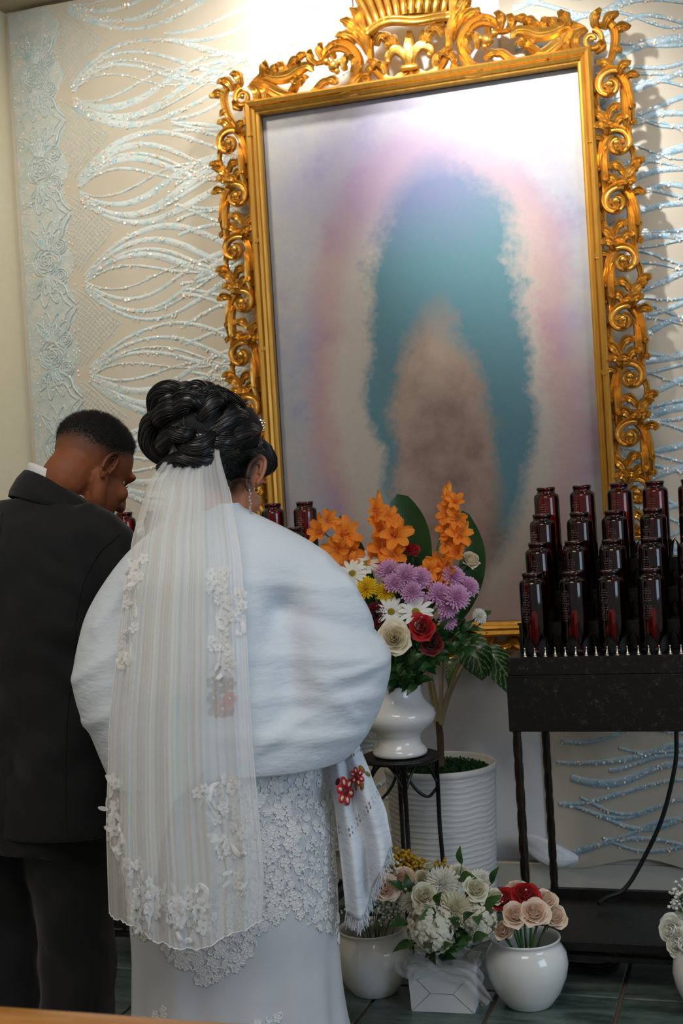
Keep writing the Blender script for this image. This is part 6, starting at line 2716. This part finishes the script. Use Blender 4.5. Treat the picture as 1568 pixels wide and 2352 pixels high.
def loop_motif(mb, h, fr, size, kind, rot, r=.0009):
    e1, e2, nn3 = fr
    h = h + nn3 * .0012

    def P2(x, y):
        c, s = math.cos(rot), math.sin(rot)
        return h + (e1 * (x * c - y * s) + e2 * (x * s + y * c)) * size

    if kind == 0:                                           # five-petalled flower of cord
        for k in range(5):
            a = 2 * PI * k / 5
            if size > .0085:
                ring = [P2(math.cos(a) * (.5 + .42 * math.cos(t)) - math.sin(a) * .34 * math.sin(t), math.sin(a) * (.5 + .42 * math.cos(t)) + math.cos(a) * .34 * math.sin(t)) for t in [2 * PI * i / 8 for i in range(8)]]
                mb.add(ring, [tuple(range(8))])
            mb.tube([P2(math.cos(a) * (.5 + .42 * math.cos(t)) - math.sin(a) * .34 * math.sin(t), math.sin(a) * (.5 + .42 * math.cos(t)) + math.cos(a) * .34 * math.sin(t)) for t in [2 * PI * i / 8 for i in range(8)]],
                    r, n=4, closed=True)
    elif kind == 1:                                         # curling vine
        pts_ = []
        for i in range(16):
            t = i / 15 * 4.6
            pts_.append(P2(-1 + 1.5 * i / 15 + .25 * math.sin(t), .5 * math.sin(t) * (1 - i / 22)))
        mb.tube(pts_, r * 1.3, n=4)
        for i in (3, 7, 11):
            c = pts_[i]
            for sg in (-1, 1):
                d = (e2 * sg + e1 * .5).normalized() * size * .42
                sd = nn3.cross(d).normalized() * size * .13
                mb.add([c, c + d * .5 + sd, c + d, c + d * .5 - sd], [(0, 1, 2, 3)])
    else:                                                   # leaf spray
        for k in range(4):
            a = -.9 + .6 * k
            mb.add([P2(.5 * math.cos(a) + .5 * math.cos(a) * math.cos(t) - .18 * math.sin(a) * math.sin(t), .5 * math.sin(a) + .5 * math.sin(a) * math.cos(t) + .18 * math.cos(a) * math.sin(t)) for t in [2 * PI * i / 8 for i in range(8)]], [tuple(range(8))])
            mb.tube([P2(.5 * math.cos(a) + .5 * math.cos(a) * math.cos(t) - .18 * math.sin(a) * math.sin(t), .5 * math.sin(a) + .5 * math.sin(a) * math.cos(t) + .18 * math.cos(a) * math.sin(t)) for t in [2 * PI * i / 8 for i in range(8)]],
                    r, n=4, closed=True)


LACE_LOW = [(-.20, .50), (-.12, .505), (-.081, .474), (-.041, .437), (.019, .434), (.056, .474), (.093, .523), (.129, .553), (.178, .527), (.211, .499), (.245, .42)]


def lace_low(x):
    return lerp_tab(LACE_LOW, x)


lace, beads = MB(), {0: MB(), 1: MB()}
rd = random.Random(31)
cnt = 0
placed = []
tries = 0
while cnt < 1150 and tries < 16000:
    tries += 1
    x = rd.uniform(-.19, .245)
    z = rd.uniform(.42, .88)
    lo = lace_low(x) + .008 * math.sin(x * 90)
    if z < lo:
        continue
    edge = z - lo < .03
    mind = .0085 if edge else .0115
    if any((x - a) ** 2 + (z - c) ** 2 < mind ** 2 for a, c in placed):
        continue
    h, nn3 = dc(x, z)
    if h is None:
        continue
    placed.append((x, z))
    loop_motif(lace, h, surf_frame(h, nn3), rd.uniform(.009, .015), rd.choice((0, 0, 1, 1, 2)), rd.uniform(0, 6.28), .00095)
    cnt += 1
    if rd.random() < .38:
        e1, e2, n3 = surf_frame(h, nn3)
        p = h + e1 * rd.uniform(-.008, .008) + n3 * .002
        beads[0 if rd.random() < .35 else 1].ell(p, (.0020,) * 3, nu=3, nv=6)
for (x0, z0) in ((-.112, .345), (.095, .335)):
    for k in range(12):
        x, z = x0 + rd.uniform(-.022, .022), z0 + rd.uniform(-.035, .025)
        h, nn3 = dc(x, z)
        if h is not None:
            loop_motif(lace, h, surf_frame(h, nn3), .011, rd.choice((0, 1)), rd.uniform(0, 6), .0008)
stuff(lace.build('lace_applique', MT['lace_white'], dress))
stuff(beads[0].build('blue_bead', MT['crystal'], dress, smooth=False))
stuff(beads[1].build('clear_bead', MT['crystal_w'], dress, smooth=False))

# ---- shawl
ST = [(.838, -.196, .290, .196, .20), (.858, -.206, .311, .200, .22), (.90, -.230, .340, .203, .24), (.945, -.252, .360, .205, .27), (.998, -.264, .375, .203, .28), (1.034, -.262, .371, .197, .28),
      (1.09, -.250, .345, .185, .26), (1.146, -.230, .321, .170, .22), (1.202, -.195, .290, .150, .17), (1.250, -.155, .245, .125, .13), (1.287, -.115, .190, .100, .11),
      (1.318, -.070, .135, .080, .085), (1.338, -.040, .100, .066, .07), (1.352, -.024, .088, .058, .062)]
STS = smooth_tab(ST, 80)
FOLDS = [((.285, 1.195), (.362, 1.05), .012, .007), ((.31, 1.17), (.02, 1.21), .006, .011), ((.35, 1.075), (.16, 1.145), -.012, .018), ((.37, 1.03), (.05, 1.06), .006, .012), ((.35, .955), (.0, .985), .006, .011), ((.31, .885), (-.02, .915), .007, .012),
         ((.25, 1.235), (.345, 1.09), .008, .010), ((.16, 1.14), (.10, .99), -.010, .022), ((.33, .99), (.16, .94), -.006, .012), ((-.25, 1.02), (-.08, 1.12), .007, .012), ((-.24, .93), (-.08, 1.0), .006, .012),
         ((-.2, 1.12), (-.10, 1.24), .006, .010), ((.20, .93), (.08, .87), .006, .010), ((.30, .92), (.22, 1.02), .005, .010), ((.36, 1.02), (.24, 1.00), .006, .008)]


def fold_d(x, z):
    d = 0
    for (a, b_, A, w) in FOLDS:
        ax, az = a
        vx, vz = b_[0] - ax, b_[1] - az
        L2 = vx * vx + vz * vz
        t = max(0, min(1, ((x - ax) * vx + (z - az) * vz) / L2))
        dd = math.hypot(x - ax - vx * t, z - az - vz * t)
        d += A * math.exp(-(dd / w) ** 2) * (1 - .5 * t)
    d = d * 1.5 + .0022 * nz(x * 7, z * 15, 1.3) + .0007 * nz(x * 22 + z * 12, z * 50, 4.1)
    return d


pts = []
n = 150
for i, (z, xl, xr, db, df) in enumerate(STS):
    cx_, hw_ = (xl + xr) / 2, (xr - xl) / 2
    for k in range(n):
        a = 2 * PI * k / n
        c, s = math.cos(a), math.sin(a)
        x = cx_ + hw_ * math.copysign(abs(c) ** .92, c)
        y = (df * (1 - .5 * sstep(.0, .16, cx_ - x)) if s > 0 else db) * math.copysign(abs(s) ** (.62 if s < 0 else .9), s)
        if s < 0:                                        # hollow between the back and each upper arm
            hol = sstep(.86, 1.0, z) * sstep(1.24, 1.13, z)
            y += .046 * hol * (math.exp(-((x - .175) / .045) ** 2) + .8 * math.exp(-((x + .13) / .04) ** 2))
        f = fold_d(x, z) * (1 if s < .3 else .3) * sstep(1.35, 1.28, z)
        y += -f * max(.25, abs(s)) * (1 if s <= 0 else -1)
        x += f * c * .5
        zz = z + (.006 * math.sin(x * 14 + 1.5) - .008 + .075 * (x - .14)) * sstep(.92, .84, z)
        pts.append((x, y, zz))
mb = MB()
mb.grid(pts, 80, n, cv=True)
shawl = mb.build('shawl', MT['shawl'], br)
shawl['label'] = 'white cotton shawl wrapped round the shoulders and arms'
shawl.modifiers.new('s', 'SOLIDIFY').thickness = .003
sc_ = caster(shawl)
# hem cord
hem = MB()
hem.tube([pts[k] for k in range(n)], .0028, n=6, closed=True)
hem.build('shawl_hem', MT['shawl'], shawl)

# embroidered flowers on the shawl back (seen through the veil)


def petal_patch(mb, h, fr, x, y, L, w, ang, mi, lift=.0015):
    e1, e2, n3 = fr
    c = h + e1 * x + e2 * y + n3 * lift
    d = e1 * math.cos(ang) + e2 * math.sin(ang)
    s = e1 * -math.sin(ang) + e2 * math.cos(ang)
    ring = []
    for i in range(10):
        t = 2 * PI * i / 10
        ring.append(c + d * (L * .5 + L * .5 * math.cos(t)) + s * (w * .5 * math.sin(t)))
    top = [p + n3 * .0006 for p in ring]
    b0_ = len(mb.v)
    mb.add([*ring, *top], [tuple(range(10, 20))] + [(i, (i + 1) % 10, 10 + (i + 1) % 10, 10 + i) for i in range(10)], mi)


em = MB()
for (x, z, R, mi, n_p) in ((.050, .965, .019, 0, 7), (.034, .985, .014, 2, 6), (.064, .982, .014, 1, 6), (.048, 1.008, .018, 2, 7), (.032, 1.014, .012, 2, 5), (.066, 1.010, .012, 2, 5), (.048, 1.034, .011, 2, 5)):
    h, nn3 = sc_(x, z)
    fr = surf_frame(h, nn3)
    for k in range(n_p):
        petal_patch(em, h, fr, 0, 0, R, R * .75, 2 * PI * k / n_p, mi, .0055)
    petal_patch(em, h, fr, -R * .2, 0, R * .4, R * .4, 0, 3, .0065)
for k in range(7):
    h, nn3 = sc_(.046 + .022 * math.cos(k), .955 + .01 * math.sin(k * 2))
    petal_patch(em, h, surf_frame(h, nn3), 0, 0, .016, .009, -PI / 2 + rd.uniform(-.7, .7), 2, .005)
em.build('embroidered_posy', [MT['embpink'], MT['embred'], MT['embbrown'], MT['ivory']], shawl)

# ---- hanging end of the shawl on the right forearm


def tail_pt(u, v, layer=0):
    """u across 0..1, v down 0..1"""
    xl = lerp_tab([(0, .236), (.5, .250), (1, .258)], v)
    xr = lerp_tab([(0, .300), (.35, .325), (.7, .352), (1, .358)], v)
    zb = .515 + .13 * sstep(.25, 1.0, u)
    zt = .868
    x = xl + (xr - xl) * u
    z = zt + (zb - zt) * v
    y = -.075 - .02 * v + .016 * math.sin(2 * PI * u * 2.1 + 1 + layer) * (.6 + .8 * v) + .004 * math.sin(12 * v + 7 * u)
    return Vector((x, y, z))


mb = MB()
pts = [tail_pt(i / 39, j / 39) for i in range(40) for j in range(40)]
mb.grid(pts, 40, 40)
tail = mb.build('shawl_end', MT['shawl'], br)
tail['label'] = 'embroidered fringed end of the shawl hanging from the arm'
tail.modifiers.new('s', 'SOLIDIFY').thickness = .0025
fr_ = MB()
for k in range(210):
    u = k / 209
    p = tail_pt(u, 1.0)
    j = rd.uniform(-.004, .004)
    L = rd.uniform(.014, .032)
    fr_.tube([p + Vector((0, 0, .004)), p + Vector((j, rd.uniform(-.004, .004), -L * .5)), p + Vector((j * 2, 0, -L))], [.0010, .0008, .0005], n=4, cap=False)
stuff(fr_.build('fringe', MT['shawl'], tail))
tc_ = caster(tail)
em = MB()
for (cx_, cz_, R) in ((.268, .768, .023), (.300, .795, .015)):
    h, nn3 = tc_(cx_, cz_)
    if h is None:
        continue
    fr2 = surf_frame(h, nn3)
    for k in range(6):
        a = 2 * PI * k / 6 + .3
        petal_patch(em, h, fr2, .3 * R * math.cos(a), .3 * R * math.sin(a), R, R * .85, a, 0, .004)
        petal_patch(em, h + fr2[2] * .001, fr2, .55 * R * math.cos(a), .55 * R * math.sin(a), R * .5, R * .32, a, 3, .0045)
    petal_patch(em, h + fr2[2] * .0012, fr2, -R * .38, 0, R * .76, R * .76, 0, 1, .005)
for (x, z, a, L) in ((.262, .795, 2.0, .016), (.300, .815, .9, .018), (.310, .800, .2, .016), (.305, .770, -.9, .018), (.296, .765, -1.4, .016), (.282, .785, 2.6, .012)):
    h, nn3 = tc_(x, z)
    if h is not None:
        petal_patch(em, h, surf_frame(h, nn3), 0, 0, L, L * .55, a, 2 if x > .27 else 1, .004)
em.build('embroidered_flower', [MT['embred'], MT['embdark'], MT['embolive'], MT['cream']], tail)
# openwork rows
ow = MB()
for (v0,) in ((.12,), (.50,), (.53,)):
    for k in range(16):
        p = tail_pt((k + .5) / 16, v0) + Vector((0, -.0035, 0))
        ow.box(p, (.0022, .001, .006))
ow.build('openwork_stitch', MT['embbrown'], tail, smooth=False)

# ---- veil: two layers of pleated tulle
VL = [(.575, -.197), (.741, -.193), (.905, -.179), (1.10, -.152), (1.284, -.122), (1.394, -.083), (1.461, -.034)]
VR = [(.56, .100), (.656, .110), (.902, .103), (1.10, .103), (1.23, .100), (1.358, .085), (1.458, .064)]


def veil_pt(u, v, layer):
    zb = lerp_tab([(0, .578), (.18, .575), (.35, .540), (.6, .525), (.8, .545), (1, .566)], u)
    if layer == 1:
        zb = lerp_tab([(0, .60), (.3, .64), (.6, .80), (1, .86)], u)
    if layer == 2:
        zb = lerp_tab([(0, .70), (.5, .62), (1, .60)], u)
    zt = 1.478 + .008 * math.sin(PI * u)
    z = zt + (zb - zt) * v
    xl, xr = lerp_tab(VL, z), lerp_tab(VR, z)
    if layer:
        w = xr - xl
        xl, xr = xl + w * (.13 if layer == 1 else .22), xr - w * (.30 if layer == 1 else .34)
    # pleats gather where the comb sits and open towards the hem
    ph = 2 * PI * 6.3 * (u + .09 * math.sin(4.1 * u + 1.7 * layer)) + .5 * math.sin(2.3 * v + layer)
    amp = .0024 + .0042 * sstep(.0, .5, v)
    x = xl + (xr - xl) * (u + .012 * math.sin(ph * 1.3 + 1.0 + layer) * (1 - .5 * v) * min(1, 8 * u, 8 * (1 - u)))
    y = lerp_tab([(.5, -.262), (.9, -.255), (1.0, -.252), (1.2, -.215), (1.33, -.165), (1.42, -.140), (1.47, -.118)], z)
    e = abs(2 * u - 1)
    y += .075 * e ** 3.0 * sstep(.02, .25, v) * (1 if u < .5 else .25)
    y += amp * (math.cos(ph + layer * 2.1) + .55 * math.cos(2.31 * ph + 3 * layer) + .8 * math.cos(.41 * ph + layer) + .35 * math.cos(4.7 * ph)) + .006 * nz(x * 8, z * 4, layer)
    y += .014 * layer
    return Vector((x, y, z))


veil = None
for layer in (0, 1, 2):
    nu, nv = 220, 60
    mb = MB()
    mb.grid([veil_pt(i / (nu - 1), j / (nv - 1), layer) for i in range(nu) for j in range(nv)], nu, nv)
    o = mb.build('veil' if layer == 0 else 'veil_layer', MT['tulle'], br if layer == 0 else veil)
    if layer == 0:
        veil = o
        veil['label'] = 'sheer white tulle veil with lace flowers'
# comb under the curls
cm = MB()
cm.tube(spline([tuple(veil_pt(.0, 0, 0)), tuple(veil_pt(.5, 0, 0) + Vector((0, 0, .004))), tuple(veil_pt(1, 0, 0))], 16), .006, n=8, flat=.6)
cm.build('veil_gather', MT['lace_white'], veil)
vcast = caster(veil)
vl = MB()
rd = random.Random(77)


def solid_flower(mb, h, fr, R, rot):
    for k in range(5):
        a = rot + 2 * PI * k / 5
        petal_patch(mb, h, fr, .15 * R * math.cos(a), .15 * R * math.sin(a), R * .85, R * .72, a, 0)


def vein_scroll(mb, pts2, r=.0028):
    r *= 1.25
    P = []
    for p in spline([(a[0], 0, a[1]) for a in pts2], 20):
        h, nn3 = vcast(p.x, p.z)
        if h is not None:
            P.append(h + Vector((0, -.0025, 0)))
    if len(P) > 3:
        k = len(P)
        mb.tube(P, [r * (.5 + .9 * math.sin(PI * (i + .5) / k)) for i in range(k)], n=6, flat=.3, up=(0, 1, 0))


def cluster(pts2, per, spread, size):
    for (x, z) in pts2:
        for k in range(per):
            xx, z2 = x + rd.gauss(0, spread), z + rd.gauss(0, spread)
            h, nn3 = vcast(xx, z2)
            if h is None:
                continue
            fr = surf_frame(h, nn3)
            if rd.random() < .55:
                solid_flower(vl, h, fr, size * rd.uniform(.8, 1.25), rd.uniform(0, 6))
            elif rd.random() < .6:
                petal_patch(vl, h, fr, 0, 0, size * 2.1, size * .75, rd.uniform(0, 6), 0)
            else:
                loop_motif(vl, h, fr, size * 1.2, 0, rd.uniform(0, 6), .0009)


cluster([(-.112, 1.252), (-.118, 1.219), (-.118, 1.169), (-.125, 1.125), (-.126, 1.085)], 11, .010, .0105)
vein_scroll(vl, [(-.124, 1.235), (-.135, 1.215), (-.136, 1.195)])
vein_scroll(vl, [(-.115, 1.10), (-.122, 1.065), (-.140, 1.052), (-.150, 1.066), (-.143, 1.078)])
cluster([(.055, 1.208), (.061, 1.174), (.060, 1.132), (.055, 1.09), (.060, 1.055)], 12, .010, .0105)
cluster([(.092, 1.172), (.092, 1.155)], 6, .006, .009)
vein_scroll(vl, [(.060, 1.12), (.080, 1.132), (.096, 1.125), (.098, 1.108), (.088, 1.104), (.086, 1.113)])
vein_scroll(vl, [(.060, 1.06), (.055, 1.035), (.040, 1.022)])
cluster([(-.160, .834), (-.165, .784), (-.165, .742), (-.172, .715)], 9, .011, .012)
vein_scroll(vl, [(-.160, .76), (-.150, .725), (-.165, .705), (-.178, .715)])
cluster([(-.133, .664), (-.126, .622), (-.111, .604), (-.094, .611), (-.129, .588), (-.118, .562)], 11, .013, .0125)
vein_scroll(vl, [(-.12, .64), (-.118, .672), (-.132, .682), (-.140, .668)])
cluster([(-.052, .617), (-.061, .601), (-.036, .590), (-.010, .590)], 11, .013, .0125)
vein_scroll(vl, [(-.035, .60), (-.008, .610), (.004, .632), (-.008, .645), (-.016, .632)], .0036)
vein_scroll(vl, [(-.055, .565), (-.045, .545), (-.030, .545), (-.026, .562)], .0034)
cluster([(.028, .815), (.053, .821), (.042, .772), (.061, .745), (.054, .704), (.060, .644), (.030, .73)], 9, .012, .011)
vein_scroll(vl, [(.03, .78), (.018, .80), (.024, .825), (.04, .83)], .003)
vein_scroll(vl, [(.05, .72), (.066, .695), (.082, .70)], .003)
stuff(vl.build('veil_lace', MT['lace_sheer'], veil, smooth=False))
# corded edge of the tulle
ed = MB()
ed.tube([veil_pt(0, j / 59, 0) for j in range(6, 60)] + [veil_pt(i / 169, 1, 0) for i in range(1, 170)] + [veil_pt(1, j / 59, 0) for j in range(58, 5, -1)], .0012, n=4)
ed.build('veil_edge', MT['lace_white'], veil)
